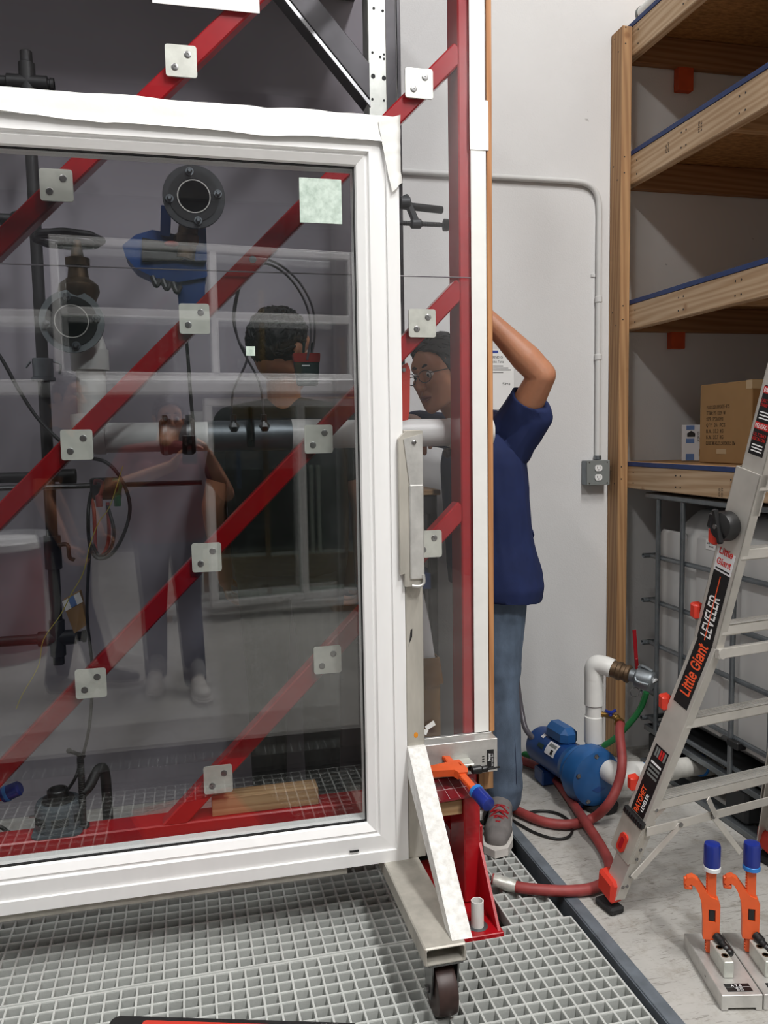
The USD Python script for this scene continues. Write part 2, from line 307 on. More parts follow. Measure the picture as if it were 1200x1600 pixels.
# grating panels (moulded square-cell grating)
SP = .0382
def grating(nx, ny, x0, y0, skip=None):
    ms = []; h = .038
    def rib(p0, p1, n):
        d = unit(V(*p1)-V(*p0)); s = V(-d[1], d[0], 0); q = []
        for z, w in ((-.0005-.0006*n, .0026), (-.004, .0033), (-h-.0006*n, .0024)):
            for e in (p0, p1):
                for sg in (-1, 1): q.append(V(*e)+s*sg*w+V(0, 0, z))
        return trimesh.convex.convex_hull(np.array(q))
    for i in range(nx+1):
        a, b = y0, y0+ny*SP
        if skip and i > skip[0]: a = y0+skip[1]*SP
        ms.append(rib((x0+i*SP, a, 0), (x0+i*SP, b, 0), 0))
    for j in range(ny+1):
        a, b = x0, x0+nx*SP
        if skip and j < skip[1]: b = x0+skip[0]*SP
        ms.append(rib((a, y0+j*SP, 0), (b, y0+j*SP, 0), 1))
    return cat(ms)
GX = 1.012
single('floor_grating', grating(78, 25, GX-78*SP, 2.052-25*SP), 'grating', 'light grey square-cell floor grating panel nearest the camera, under the wheel', 'grating', smooth=False)
single('floor_grating', grating(54, 16, .655-54*SP, 2.062), 'grating', 'light grey floor grating panel lying under the white window and its stand', 'grating', smooth=False)
single('floor_grating', grating(4, 15, .990-4*SP, 2.057), 'grating', 'small cut grating panel between the red base plate and the steel edge', 'grating', smooth=False)
single('floor_grating', grating(61, 7, .985-61*SP, 2.69), 'grating', 'light grey floor grating panel farthest back, behind the red bottom rail', 'grating', smooth=False)

# ================================================================ white window
Y0 = 2.128; X0, X1 = -1.15, .559; Z0, Z1 = .192, 2.173
win = thing('white_window', 'large white framed window with one dark glass pane, leaning on an aluminium stand', 'window', ((X0+X1)/2, Y0+.04, Z0))
gx0, gx1, gz0, gz1 = X0+.111, .447, .304, 2.064
def mitre(a, b, prof, inner, outer):        # one mitred side of a frame; prof: (0 outer .. 1 inner, y)
    v = []
    for t, y in prof:
        for e in (0, 1):
            o, i = outer[(a, b)[e]], inner[(a, b)[e]]
            v.append((o[0]+(i[0]-o[0])*t, y, o[1]+(i[1]-o[1])*t))
    n = len(prof); f = []
    for k in range(n):
        k2 = (k+1) % n; f += [(2*k, 2*k+1, 2*k2+1), (2*k, 2*k2+1, 2*k2)]
    for k in range(1, n-1): f += [(0, 2*k, 2*k+2), (1, 2*k+3, 2*k+1)]
    m = trimesh.Trimesh(v, f, process=True); m.fix_normals(); return m
O = [(X0, Z0), (X1, Z0), (X1, Z1), (X0, Z1)]; I = [(gx0, gz0), (gx1, gz0), (gx1, gz1), (gx0, gz1)]
prof = [(0, Y0+.085), (0, Y0+.001), (.30, Y0), (.31, Y0+.007), (.70, Y0+.004), (.73, Y0+.014), (.78, Y0+.014), (.80, Y0+.010), (.97, Y0+.020), (1, Y0+.028), (1, Y0+.085)]
for k, nm in enumerate(('bottom_rail', 'stile', 'top_rail', 'stile')): obj(nm, mitre(k, (k+1) % 4, prof, I, O), 'white_vinyl', win, smooth=20)
obj('glass_unit', pbox(gx0, gx1, Y0+.036, Y0+.060, gz0, gz1), 'window_glass', win, smooth=False)
gk = [(1, Y0+.028), (1.03, Y0+.028), (1.03, Y0+.036), (1, Y0+.036)]
obj('gasket', cat([mitre(k, (k+1) % 4, gk, I, O) for k in range(4)]), 'gasket', win, smooth=False)
obj('weep_slot', pbox(.392, .418, Y0-.0006, Y0+.003, .235, .2392), 'gasket', win, smooth=False)
def sheet(x0, x1, z0, z1, y, amp, nx=60, nz=14, th=.0025, seed=1):
    xs, zs = np.linspace(x0, x1, nx), np.linspace(z0, z1, nz); X, Z = np.meshgrid(xs, zs)
    Yv = y-amp*meshkit.fbm(np.stack([X*7, Z*40, X*0+seed], -1), 3, seed)-amp*.6*np.maximum(0, np.sin(X*31+Z*22+seed))**6
    e = np.minimum(np.minimum(X-x0, x1-X), np.minimum(Z-z0, z1-Z)); Yv = np.where(e < 1e-6, y+th, Yv)
    v = np.stack([X, Yv, Z], -1).reshape(-1, 3); w = v.copy(); w[:, 1] = y+th; f = []
    for j in range(nz-1):
        for i in range(nx-1):
            a = j*nx+i; f += [(a, a+1, a+nx+1), (a, a+nx+1, a+nx)]
    return trimesh.Trimesh(v, f, process=False)
def fold_tape(x0, x1, zc, seed):            # wrinkled tape wrapped over the top edge
    n = 90; xs = np.linspace(x0, x1, n); prof_ = [(-.012, -.052), (-.006, -.05), (-.004, -.03), (-.005, -.012), (-.002, .004), (.012, .010), (.05, .010), (.09, .007)]; v = []
    for x in xs:
        for k, (y, z) in enumerate(prof_):
            r = float(meshkit.fbm(np.array([[x*9, k*.9, seed]]), 3, seed)[0])
            lift = .010*r*(1 if k < 6 else .3); v.append((x, Y0+y*.5-.004*r, zc+z+lift-(.008*math.sin(x*3+1) if k == 0 else 0)))
    m = len(prof_); f = []
    for i in range(n-1):
        for k in range(m-1):
            a = i*m+k; f += [(a, a+m, a+m+1), (a, a+m+1, a+1)]
    return trimesh.Trimesh(v, f, process=False)
obj('edge_tape', fold_tape(X0, X1-.01, Z1, 3), 'white_tape', win, 'wrinkled white tape over the top edge', smooth=60)
vt = []
nz_ = 40
for k, zz in enumerate(np.linspace(Z1+.012, Z1-.16, nz_)):
    r = float(meshkit.fbm(np.array([[1.7, zz*22, 5.]]), 3, 2)[0]); wv = .034*(1-.75*k/nz_)
    for u, (dx, dy) in enumerate(((-.055, -.004), (-.028, -.007), (-.006, -.006), (.006, .004), (.008, .04))): vt.append((X1+dx*(1-.6*k/nz_*(u < 2))+.010*(r-.5), Y0+dy-.006*r, zz+.012*r*(u-2)))
f_ = []
for i in range(nz_-1):
    for k in range(4):
        a = i*5+k; f_ += [(a, a+1, a+6), (a, a+6, a+5)]
obj('corner_tape', trimesh.Trimesh(vt, f_, process=False), 'white_tape', win, 'crumpled white tape at the top right corner', smooth=60)
obj('bottom_strip', cbox(X0, .387, Y0+.012, Y0+.075, Z0-.024, Z0+.002, .002), 'alu_old', win)
obj('sticker', cbox(P(467, 279, y=Y0+.034)[0], P(533, 279, y=Y0+.034)[0], Y0+.033, Y0+.0356, P(500, 349, y=Y0+.034)[2], P(500, 279, y=Y0+.034)[2], .0006), 'sticker_green', win, 'square pale green scuffed sticker on the glass')
a, b = P(384, 541, y=Y0+.034), P(399, 556, y=Y0+.034)
obj('sticker', cbox(a[0], b[0], Y0+.0335, Y0+.0356, b[2], a[2], .0005), 'sticker_green', win, 'tiny square sticker in the middle of the glass')
a, b = P(237, -14, y=2.331), P(406, 16, y=2.331)

# ================================================================ aluminium stand with wheel
st = thing('window_stand', 'grey aluminium stand with leaning white brace and a caster holding the window corner', 'stand', (.54, 1.95, 0))
TX, TZ0, TZ1 = .539, .147, .192
tb = mf(cbox(TX-.0505, TX+.0505, 1.728, 2.33, TZ0, TZ1, .003)) - mf(cbox(TX-.0455, TX+.0455, 1.6, 2.5, TZ0+.005, TZ1-.005, .004))
obj('base_tube', tb, 'alu_old', st)
up = mf(cbox(.561, .611, 2.134, 2.212, TZ1-.0005, 1.3845, .002)) - mf(pbox(.565, .607, 2.139, 2.207, 1.2, 1.5))
obj('upright', up, 'alu_old', st)
obj('mark', [prism([(.575, .842), (.580, .845), (.579, .822), (.569, .80), (.566, .79), (.571, .808), (.573, .828)], V(0, 2.1338, 0), V(1, 0, 0), V(0, 0, 1), .0003)], 'ink', st, 'smeared black pen mark')
obj('mark', sphere((.586, 2.1338, .545), 1, (.006, .0004, .008)), 'yellow_plastic', st, 'small yellow paint dab')
# brace: flat white painted bar leaning from the upright to the tube's front end
bp0, bp1 = V(.606, 1.835, TZ1+.004), V(.600, 2.20, .487)
poly = [(1.742, TZ1+.0005), (1.792, TZ1+.0005), (2.1335, .437), (2.1335, .516), (2.121, .516)]
obj('brace', prism([(p[0], p[1]) for p in poly], V(.559, 0, 0), V(0, 1, 0), V(0, 0, 1), .0505), 'white_metal', st, 'white leaning brace bar', smooth=False)
# swing latch on the upright holding the window edge
lp = [(.5435, 1.362), (.553, 1.372), (.567, 1.3826), (.609, 1.3826), (.609, .998), (.607, .966), (.567, .966), (.555, .966), (.555, 1.002), (.5435, .998)]
obj('latch', prism(lp, V(0, 2.1275, 0), V(1, 0, 0), V(0, 0, 1), .0165), 'alu_old', st)
obj('latch_channel', bar((.589, 2.109, 1.24), (.589, 2.109, .985), .039, .010, (0, 1, 0), .003), 'alu', st)
obj('latch_cap', prism([(.571, 1.24), (.607, 1.24), (.607, 1.375), (.556, 1.361)], V(0, 2.1115, 0), V(1, 0, 0), V(0, 0, 1), .004), 'alu', st)
obj('latch_pin', tube([(.605, 2.104, .998), (.605, 2.102, .976), (.592, 2.102, .967), (.573, 2.104, .969)], .0042), 'alu', st)
obj('rivet', lathe([(.006, 0), (.006, .004), (.003, .006)], (.584, 2.108, 1.352), (0, -1, 0), 12), 'steel', st)
# caster
WX, WYc, WR = .5415, 1.772, .063
obj('caster_plate', cbox(WX-.043, WX+.043, WYc-.040, WYc+.055, .1395, TZ0+.0005, .002), 'steel', st)
for s in (-1, 1):
    obj('caster_fork', prism([(-.036, .1392), (.040, .1392), (.030, .09), (.016, .045), (-.016, .045), (-.030, .09)], V(WX+s*.031-.002, WYc, 0), V(0, 1, 0), V(0, 0, 1), .004), 'steel', st)
obj('caster_wheel', lathe([(.018, -.0245), (.054, -.0255), (.0605, -.023), (WR, -.014), (WR, .014), (.0605, .023), (.054, .0255), (.018, .0245)], (WX, WYc, WR), (1, 0, 0), 40), 'brown_rubber', st)
ax = obj('axle', cyl((WX-.041, WYc, WR), (WX+.041, WYc, WR), .0045, 12), 'steel', st)
for s in (-1, 1): obj('axle_nut', lathe([(.0095, 0), (.0095, .008)], (WX+s*.0335, WYc, WR), (s, 0, 0), 6), 'steel', st)

# ================================================================ acrylic sheet
YA = 2.340; AX0, AX1, AZ0, AZ1 = -1.3, .878, .452, 2.95
ac = thing('acrylic_sheet', 'tall clear acrylic sheet clamped to the red frame, its right edge taped white', 'clear sheet', (0, YA, AZ0))
obj('sheet', pbox(AX0, AX1, YA, YA+.010, AZ0, AZ1), 'acrylic', ac, smooth=False)
obj('edge_tape', [cbox(.8295, AX1-.002, YA-.0022, YA-.0004, AZ0+.002, 2.29, .0005), cbox(.8275, AX1-.004, YA-.0018, YA-.0004, 2.28, AZ1-.02, .0005)], 'white_tape', ac, 'long white tape strip down the right edge')
obj('edge_tape', cbox(.8265, AX1+.006, YA-.0040, YA-.0024, 2.19, 2.33, .0005), 'white_tape', ac, 'short extra piece of white tape')
obj('edge_board', cbox(AX1+.001, AX1+.017, YA-.002, YA+.085, .453, AZ1, .0015), 'ply_z', ac, 'narrow plywood edge board')
obj('white_strip', cbox(a[0], b[0], YA-.0022, YA-.0004, P(320, 13, y=YA)[2], P(320, -30, y=YA)[2], .0005), 'white_tape', ac, 'white strip across the top')  # opaque white strip near the top of the sheet
q0, q1 = P(0, 412, y=YA-.003), P(735, 434, y=YA-.003)
obj('seam_wire', tube([q0+(q0-q1)*.4, q0, (q0+q1)/2+V(0, 0, -.002), q1], .0018, 6, 4), 'grey_tube', ac)

# ================================================================ red steel frame with clips
YR = 2.3515; TW = .052
rf = thing('red_steel_frame', 'glossy red welded steel tube frame with diagonal braces behind the clear sheet', 'frame', (.2, 2.4, 0))
obj('upright', cbox(.7975, .8415, YR, YR+.10, .17, 2.95, .004), 'red_paint', rf)
obj('bottom_rail', cbox(-1.3, .7975, YR, YR+.085, .165, .272, .004), 'red_paint', rf)
s2 = math.sqrt(.5)
for c in (2.338, 1.665, 1.0, .345):
    xe = .7965; xs_ = max(-1.3, .25-c); p0, p1 = V(xs_, YR+TW/2+.0005, xs_+c), V(xe+.01, YR+TW/2+.0005, xe+.01+c)
    m = mf(bar(p0, p1, TW, TW, (0, 1, 0), .004)).trim_by_plane((-1, 0, 0), -.7974).trim_by_plane((0, 0, 1), .2715)
    obj('diagonal_brace', m, 'red_paint', rf)
clips = [(283, 95), (88, 289), (655, 130), (304, 498), (120, 695), (660, 505), (498, 686), (323, 871), (142, 1068), (670, 850), (512, 1031), (341, 1218), (497, 312)]
for k, (px, py) in enumerate(clips):
    c = P(px, py, y=YA-.006); t = .040
    pl = prism(rrect(.081, .081, .007), V(c[0], YA-.0006, c[2]), V(1, 0, 0), V(0, 0, 1), .0055)
    cl = obj('clip', pl, 'alu_bright', rf, 'square bright aluminium clip plate' if k == 0 else None, smooth=25)
    for sx in (-1, 1):
        o = V(c[0]+sx*.017, YA-.0061, c[2]+sx*.017)
        obj('screw', [lathe([(.0092, 0), (.0092, .0012), (.0078, .0019), (.0028, .0019), (.0028, .0006)], o, (0, -1, 0), 14)], 'steel', cl)
for (px, py) in ((395, 405), (689, 415)):
    c = P(px, py, y=YR-.002)
    if px < 500: obj('bolt', lathe([(.010, 0), (.010, .0008), (.004, .0010)], V(c[0], YR+.0001, c[2]), (0, -1, 0), 12), 'steel', rf)
# lower post with base plate and gusset
obj('base_post', cbox(.737, .786, 2.17, 2.30, .012, .332, .004), 'red_paint', rf)
obj('post_web', cbox(.737, .8415, 2.30, 2.44, .06, .175, .004), 'red_paint', rf)
obj('base_plate', cbox(.672, .796, 2.012, 2.44, -.004, .011, .002), 'red_paint', rf)
obj('gusset', prism([(2.02, .010), (2.24, .010), (2.24, .20), (2.172, .19)], V(.781, 0, 0), V(0, 1, 0), V(0, 0, 1), .008), 'red_paint', rf)
obj('pipe_stub', pipe((.735, 2.058, .0112), (.735, 2.058, .085), .0178, .0145, 24), 'pvc', rf, 'short white plastic pipe stub')
obj('weld_stain', lathe([(.029, 0), (.026, .0008)], (.735, 2.058, .0113), (0, 0, 1), 20), 'galvanized', rf)
for k, (px, py, rz_) in enumerate(((672, 1134, .5), (660, 1142, -.4))):
    c = P(px, py, y=YA-.002); ca, sa = math.cos(rz_), math.sin(rz_)
    obj('tape_scrap', prism([(-.016, -.007), (.016, -.008), (.017, .008), (-.015, .007)], V(c[0], YA-.0006-.002*k, c[2]), V(ca, 0, sa), V(-sa, 0, ca), .0012), 'white_tape', ac, smooth=False)
# packing under the sheet: wood block, clear scrap plate
wb = thing('wood_packer', 'small pale wood block packing wedged beside the red lower post', 'wood block', (.70, 2.25, .27))
obj('block', cbox(.642, .7365, 2.185, 2.29, .275, .318, .002), 'wood_x', wb)
sc = thing('clear_scrap_plate', 'thin dark see-through plate lying over the top of the red lower post', 'plate', (.72, 2.22, .33))
obj('plate', prism([(.642, 2.15), (.80, 2.165), (.80, 2.30), (.642, 2.30)], V(0, 0, .3335), V(1, 0, 0), V(0, 1, 0), .006), 'dark_red_paint', sc, smooth=False)
obj('grid_reflection', [bar((.645+.0, 2.215, .3397), (.80, 2.225, .3397), .0014, .0004)]+[bar((.66+i*.030, 2.152, .3397), (.668+i*.030, 2.298, .3397), .0008, .0004) for i in range(5)], 'white_ring', sc, smooth=False)  # pale lines drawn for the grid mirrored in the plate
obj('edge_block', cbox(.848, .896, 2.353, 2.43, .262, .4515, .002), 'wood_z', ac, 'pale wood block under the sheet edge')

# ================================================================ dark steel rig top left
ts = thing('steel_bracket', 'bare aluminium upright with rivet holes and dark diagonal steel arm above the window', 'bracket', (.6, 2.74, 0))
q = [P(575, 60, y=2.70)[0], P(603, 60, y=2.70)[0], P(627, 60, y=2.70)[0]]
obj('upright', cbox(q[0], q[1], 2.70, 2.78, -.16, 2.965, .002), 'alu_bright', ts)
obj('side_channel', [cbox(q[1], q[2]-.012, 2.72, 2.78, -.16, 2.965, .002), cbox(q[2]-.012, q[2], 2.71, 2.72, -.16, 2.965, .001)], 'dark_steel', ts)
hs = []
for (px, py, r) in ((584, 13, 2.4), (598, 17, 2.4), (582, 82, 2.2), (594, 89, 2.2), (602, 92, 2), (604, 85, 1.8), (583, 119, 4), (604, 122, 4), (582, 155, 2.2), (604, 157, 2.0)):
    c = P(min(px, 600), py, y=2.6995); hs.append(lathe([(r*.0018, 0), (r*.0018, .0006)], c, (0, -1, 0), 10))
obj('rivet_hole', hs, 'gasket', ts, kind='stuff')
a0, a1 = P(600, 172, y=2.74), P(430, -40, y=2.74)
d_ = unit(a0-a1); n_ = V(d_[2], 0, -d_[0])
arm = mf(bar(a1-d_*.3, a0, .075, .105, (0, 1, 0), .002)).trim_by_plane((-1, 0, 0), -q[0]).trim_by_plane((0, 0, -1), -2.965)
obj('diagonal_arm', arm, 'dark_steel', ts)
obj('arm_flange', mf(bar(a1-d_*.3+n_*.05+V(0, -.058, 0), a0+n_*.05+V(0, -.058, 0), .012, .008, (0, 1, 0), .001)).trim_by_plane((-1, 0, 0), -q[0]).trim_by_plane((0, 0, -1), -2.965), 'steel', ts)
pf = single('added_shade_platform', cbox(-2.4, q[0]+.05, 2.46, WY-.013, 2.97, 3.03, .002), 'dark_steel', 'unseen dark platform added above the left half of the rig to shade the wall', 'platform')  # out of view, added to throw shade on the left back wall
# ================================================================ pipes and gear behind the clear sheet
yb = 2.86
pr = thing('black_pipe_rig', 'black iron pipe upright with crosses and side arms standing behind the glass at left', 'pipe rig', (-.52, yb, 0))
xa, xb_ = P(40, 130, y=yb), P(93, 1000, y=yb); px_ = (xa[0]+xb_[0])/2
obj('pipe', cyl((px_, yb, P(90, 1038, y=yb)[2]), (px_, yb, P(36, 80, y=yb)[2]), .0185), 'black_iron', pr)
for (py, xe) in ((130, 85), (1000, 135), (745, 122)):
    z = P(40, py, y=yb)[2]; x1 = P(xe, py, y=yb)[0]
    if py != 745:
        obj('cross_fitting', [cyl((px_-.06, yb, z), (px_+.06, yb, z), .025), cyl((px_, yb, z-.06), (px_, yb, z+.06), .025)], 'black_iron', pr)
        obj('arm', [cyl((-1.6, yb, z), (x1, yb, z), .017), cyl((x1-.012, yb, z), (x1, yb, z), .021)], 'black_iron', pr)
    else: obj('arm', [cyl((-1.6, yb-.05, z), (x1, yb-.05, z), .017), cyl((x1-.05, yb-.05, z), (x1, yb-.05, z), .024)], 'black_iron', pr)
zc = P(75, 875, y=yb)[2]
obj('coupling', [cyl((px_, yb, zc-.03), (px_, yb, zc+.08), .027), tube([(px_+.02, yb-.02, zc+.05), (px_+.05, yb-.03, zc+.05), (px_+.055, yb-.03, zc+.01), (px_+.07, yb-.03, zc)], .007, 8)], 'black_iron', pr)
zc = P(72, 575, y=yb)[2]
obj('cam_coupling', [cyl((px_, yb, zc-.03), (px_, yb, zc+.03), .032), cyl((px_, yb, zc-.042), (px_, yb, zc-.03), .037), tube([(px_+.034, yb-.01, zc+.02), (px_+.055, yb-.01, zc+.01), (px_+.05, yb-.01, zc-.02)], .004, 6), tube([(px_-.034, yb-.01, zc+.02), (px_-.05, yb-.01, zc+.0)], .004, 6)], 'galvanized', pr)
zc = P(10, 343, y=yb)[2]
obj('elbow', [cyl((-1.5, yb, zc), (px_-.06, yb, zc), .018), sphere((px_-.05, yb, zc), .028), cyl((px_-.05, yb, zc), (px_, yb, zc), .018)], 'black_iron', pr)
# white main pipe with fittings
ym = 2.502; zm = P(300, 682, y=ym)[2]; X = lambda px, py=680, y=ym: P(px, py, y=y)[0]
mp = thing('white_main_pipe', 'long white plastic pipe running level across the rig with rubber coupling and taps', 'pipe', (.2, ym, zm))
obj('pipe', pipe((X(140), ym, zm), (X(250), ym, zm), .043, .036, 28), 'pvc', mp)
obj('pipe', pipe((X(300), ym, zm), (X(764), ym, zm), .043, .036, 28), 'pvc', mp)
obj('socket', [pipe((X(455), ym, zm), (X(520), ym, zm), .047, .0425, 28), pipe((X(700), ym, zm), (X(766), ym, zm), .0455, .042, 28)], 'pvc', mp)
obj('meter_run', pipe((X(325), ym, zm), (X(455), ym, zm), .0455, .0425, 28), 'galvanized', mp, 'dull metal metering length of the pipe')
obj('elbow', tube([(X(165), ym, zm), (X(148), ym, zm+.002), (X(140), ym, zm+.03), (X(138), ym, zm+.07)], .047, 24, 6), 'pvc', mp)
rc = obj('rubber_coupling', [lathe([(.047, 0), (.053, .006), (.053, .028), (.049, .036), (.049, .060), (.053, .068), (.053, .094), (.047, .10)], (X(250), ym, zm), (1, 0, 0), 28)], 'brown_rubber', mp)
for k in (.016, .082): obj('hose_clamp', [pipe((X(250)+k-.006, ym, zm), (X(250)+k+.006, ym, zm), .0545, .0525, 28), cbox(X(250)+k-.008, X(250)+k+.008, ym-.05, ym-.02, zm+.045, zm+.062)], 'steel', rc)
for px in (365, 412):
    obj('tap_fitting', [cyl((X(px), ym-.02, zm+.035), (X(px), ym-.02, zm+.062), .009, 10), lathe([(.0155, 0), (.0165, .012), (.010, .022)], (X(px), ym-.035, zm+.018), (0, -.3, 1), 6)], 'steel', mp)
obj('manometer', [cyl((X(390), ym-.05, zm-.03), (X(390), ym-.05, zm+.085), .006, 10), cbox(X(384), X(396), ym-.048, ym-.043, zm-.035, zm+.09, .001)], 'clear_film', mp, 'clear upright gauge tube')
for k, o in enumerate((0, .012)):
    q = [(480+o*500, 562), (486+o*500, 520), (478+o*700, 475), (450+o*800, 432), (412+o*300, 412-o*500), (380, 436-o*300), (367-o*200, 490), (372, 530), (386, 560)]
    q += [(365, 610), (362, 660)] if k == 0 else [(406, 600), (412, 662)]
    pts = [P(a, b, y=ym-.075+.006*k+(.02 if i > 8 else 0)) for i, (a, b) in enumerate(q)]; pts[-1] = V(X(q[-1][0]), ym-.02, zm+.06)
    obj('clear_tube', tube(pts, .0034, 8), 'grey_tube', mp)
yq = 2.43
me = thing('pressure_meter', 'small dark handheld meter with red top hanging from two tubes behind the glass', 'meter', tuple(P(480, 575, y=yq)))
a, b, c, d = P(458, 552, y=yq), P(500, 552, y=yq), P(497, 602, y=yq), P(466, 602, y=yq)
bd = lambda pts, y, dp, buf=.006: prism(Polygon([(p[0], p[2]) for p in pts]).buffer(-buf).buffer(buf), V(0, y, 0), V(1, 0, 0), V(0, 0, 1), -dp)
obj('body', bd([a, b, c, d], yq, .03), 'meter_green', me)
e1, e2 = a+(d-a)*.28, b+(c-b)*.28
obj('top_cap', bd([a+V(-.001, 0, .001), b+V(.001, 0, .001), e2+V(.001, 0, 0), e1+V(-.001, 0, 0)], yq-.002, .033, .004), 'meter_red', me)
obj('port', [cyl(P(p, 555, y=yq+.012), P(p+1, 535, y=yq+.012), .004, 8) for p in (474, 487)], 'meter_green', me)
obj('mark', cbox(a[0]+.025, a[0]+.048, yq-.0006, yq, a[2]-.037, a[2]-.033, .0001), 'ink_white', me)
# flanges, valve
def flange(px, py, y, r, face, name, parent):
    c = P(px, py, y=y)
    obj(name, lathe([(r*.62, 0), (r, 0), (r, .016), (r*.6, .016), (r*.6, .05), (r*.5, .05), (r*.5, .004), (r*.62, 0)], c, (0, 1, 0), 40), face, parent)
    obj('gasket_ring', lathe([(r*.56, 0), (r*.80, 0), (r*.80, .003), (r*.56, .003), (r*.56, 0)], c+V(0, -.0025, 0), (0, 1, 0), 36), 'black_rubber', parent)
    obj('bore', lathe([(r*.50, .045), (r*.5, 0), (r*.535, 0), (r*.535, .04)], c+V(0, -.003, 0), (0, 1, 0), 30), 'pvc_old', parent)
    for k in range(4):
        t = math.radians(8+90*k); o = c+V(math.cos(t), 0, math.sin(t))*r*.78
        obj('bolt', [lathe([(.0115, 0), (.0115, .003)], o+V(0, -.003, 0), (0, -1, 0), 16), lathe([(.008, 0), (.008, .009), (.005, .013)], o+V(0, -.005, 0), (0, -1, 0), 6)], 'galvanized', parent)
    return c
yf = 2.52
gv = thing('gate_valve', 'gate valve with black flange and white pipe below at left behind the glass', 'valve', tuple(P(112, 502, y=yf)))
c = flange(112, 502, yf, .088, 'flange_grey', 'flange', gv)
obj('elbow', tube([c+V(0, .04, 0), c+V(0.01, .085, -.01), c+V(.03, .10, -.07), c+V(.034, .10, -.13)], .052, 24, 6), 'pvc', gv)
obj('down_pipe', [pipe(c+V(.034, .10, -.12), c+V(.034, .10, -.33), .042, .036, 24), pipe(c+V(.034, .10, -.13), c+V(.034, .10, -.07), .054, .041, 24)], 'pvc', gv)
t0 = c+V(.018, .05, .06)
obj('valve_body', [lathe([(.045, 0), (.058, .03), (.055, .05), (.03, .07), (.026, .10), (.034, .103), (.034, .125), (.018, .13), (.012, .175)], t0, (0, 0, 1), 20)], 'bronze', gv)
hz = t0+V(-.022, 0, .178)
hw = [tube([hz+V(math.cos(t), math.sin(t), 0)*(.088+.004*math.cos(8*t)) for t in np.linspace(0, 2*math.pi, 33)], .011, 10, 2)]+[cyl(hz, hz+V(math.cos(t), math.sin(t), 0)*.085, .008, 8) for t in (.5, 2.1, 3.7, 5.2)]+[cyl(hz+V(0, 0, -.02), hz+V(0, 0, .012), .016, 12)]
obj('handwheel', hw, 'black_iron', gv)
mc = thing('blue_machine', 'blue motor unit with round black flange hanging behind the upper glass', 'machine', tuple(P(303, 350, y=yf)))
c = flange(303, 307, yf, .089, 'flange_black', 'flange', mc)
obj('elbow', [tube([c+V(0, .04, 0), c+V(-.004, .09, -.02), c+V(-.02, .10, -.10), c+V(-.03, .10, -.16)], .034, 20, 6), lathe([(.04, 0), (.045, .01), (.045, .03), (.036, .04)], c+V(-.022, .10, -.125), (0, 0, 1), 8)], 'bronze', mc)
ybm = yf+.09
bp = [P(*p, y=ybm) for p in ((192, 384), (212, 368), (238, 360), (268, 366), (318, 380), (323, 432), (278, 440), (240, 432), (212, 418), (197, 400))]
obj('motor_body', prism(Polygon([(p[0], p[2]) for p in bp]).buffer(-.006).buffer(.008), V(0, ybm, 0), V(1, 0, 0), V(0, 0, 1), -.12), 'blue_machine', mc)
for k, pts in enumerate((((253, 322), (266, 324), (264, 368), (252, 366)), ((312, 352), (320, 352), (322, 405), (306, 405)), ((276, 425), (320, 410), (318, 485), (282, 488)))):
    q = [P(*p, y=ybm-.02+.03*(k == 2)) for p in pts]
    obj('bracket', prism(Polygon([(p[0], p[2]) for p in q]).buffer(.003), V(0, ybm-.02+.03*(k == 2), 0), V(1, 0, 0), V(0, 0, 1), -(.03 if k < 2 else .09)), 'blue_machine', mc)
q = [P(*p, y=ybm-.012) for p in ((222, 371), (285, 383), (285, 405), (222, 408))]
obj('cover_plate', prism([(p[0], p[2]) for p in q], V(0, ybm-.012, 0), V(1, 0, 0), V(0, 0, 1), -.012), 'black_iron', mc)
obj('red_label', sphere(P(268, 381, y=ybm-.03), .018, (1.2, .5, .5)), 'meter_red', mc)
obj('cable_gland', [tube([P(238+i*16, 432+i*5, y=ybm), P(244+i*16, 446+i*5, y=ybm-.01), P(250+i*16, 438+i*5, y=ybm)], .008, 8) for i in range(3)], 'black_plastic', mc)
# cables
def cable(name, pts, y, r, m, label, cat_='cable', n=8):
    return single(name, tube([P(p[0], p[1], y=(y if len(p) < 3 else p[2])) for p in pts], r, n), m, label, cat_, smooth=60)
cable('black_cable', [(288, 450, 2.70), (283, 470, 2.70), (292, 540, 2.70), (298, 620, 2.70), (302, 662, 2.71), (304, 690, 2.72)], 2.7, .0055, 'cable_black', 'black cable hanging down from the blue machine')
cable('black_cable', [(-20, 540), (0, 557), (30, 610), (60, 655), (95, 690), (125, 712), (165, 722), (190, 750), (203, 790), (195, 830), (175, 865), (152, 872), (140, 850), (138, 800), (142, 770, 2.56)], 2.50, .0052, 'cable_black', 'black cable looping below the left valve')
cable('black_cable', [(168, 790, 2.55), (178, 830), (172, 858), (155, 868), (143, 850), (139, 880), (136, 960), (144, 1040), (143, 1095), (137, 1150), (120, 1210), (104, 1237, 2.45)], 2.53, .0050, 'cable_black', 'long black cable running down to the grey transformer')
cable('black_cable', [(-30, 1285), (0, 1292), (18, 1302), (45, 1300), (60, 1297)], 2.50, .0062, 'cable_black', 'short black cable entering the grey transformer from the left')
cable('yellow_wire', [(192, 728), (172, 790), (155, 815), (141, 850), (130, 895), (112, 927), (95, 960), (68, 1000), (60, 1040), (35, 1085), (25, 1108)], 2.49, .0014, 'yellow_wire', 'thin yellow wire trailing down the inside of the sheet', 'wire', 5)
vb = thing('valve_block', 'small cluster of red and green valves on a thin rod behind the lower left glass', 'valve block', tuple(P(165, 765, y=2.60)))
c = P(165, 765, y=2.60)
obj('rod', cyl(c+V(-1.3, .02, .012), c+V(.285, .02, .012), .0085, 10), 'steel', vb)
obj('body', cbox(c[0]-.043, c[0]+.043, 2.585, 2.64, c[2]-.03, c[2]+.035, .004), 'black_iron', vb)
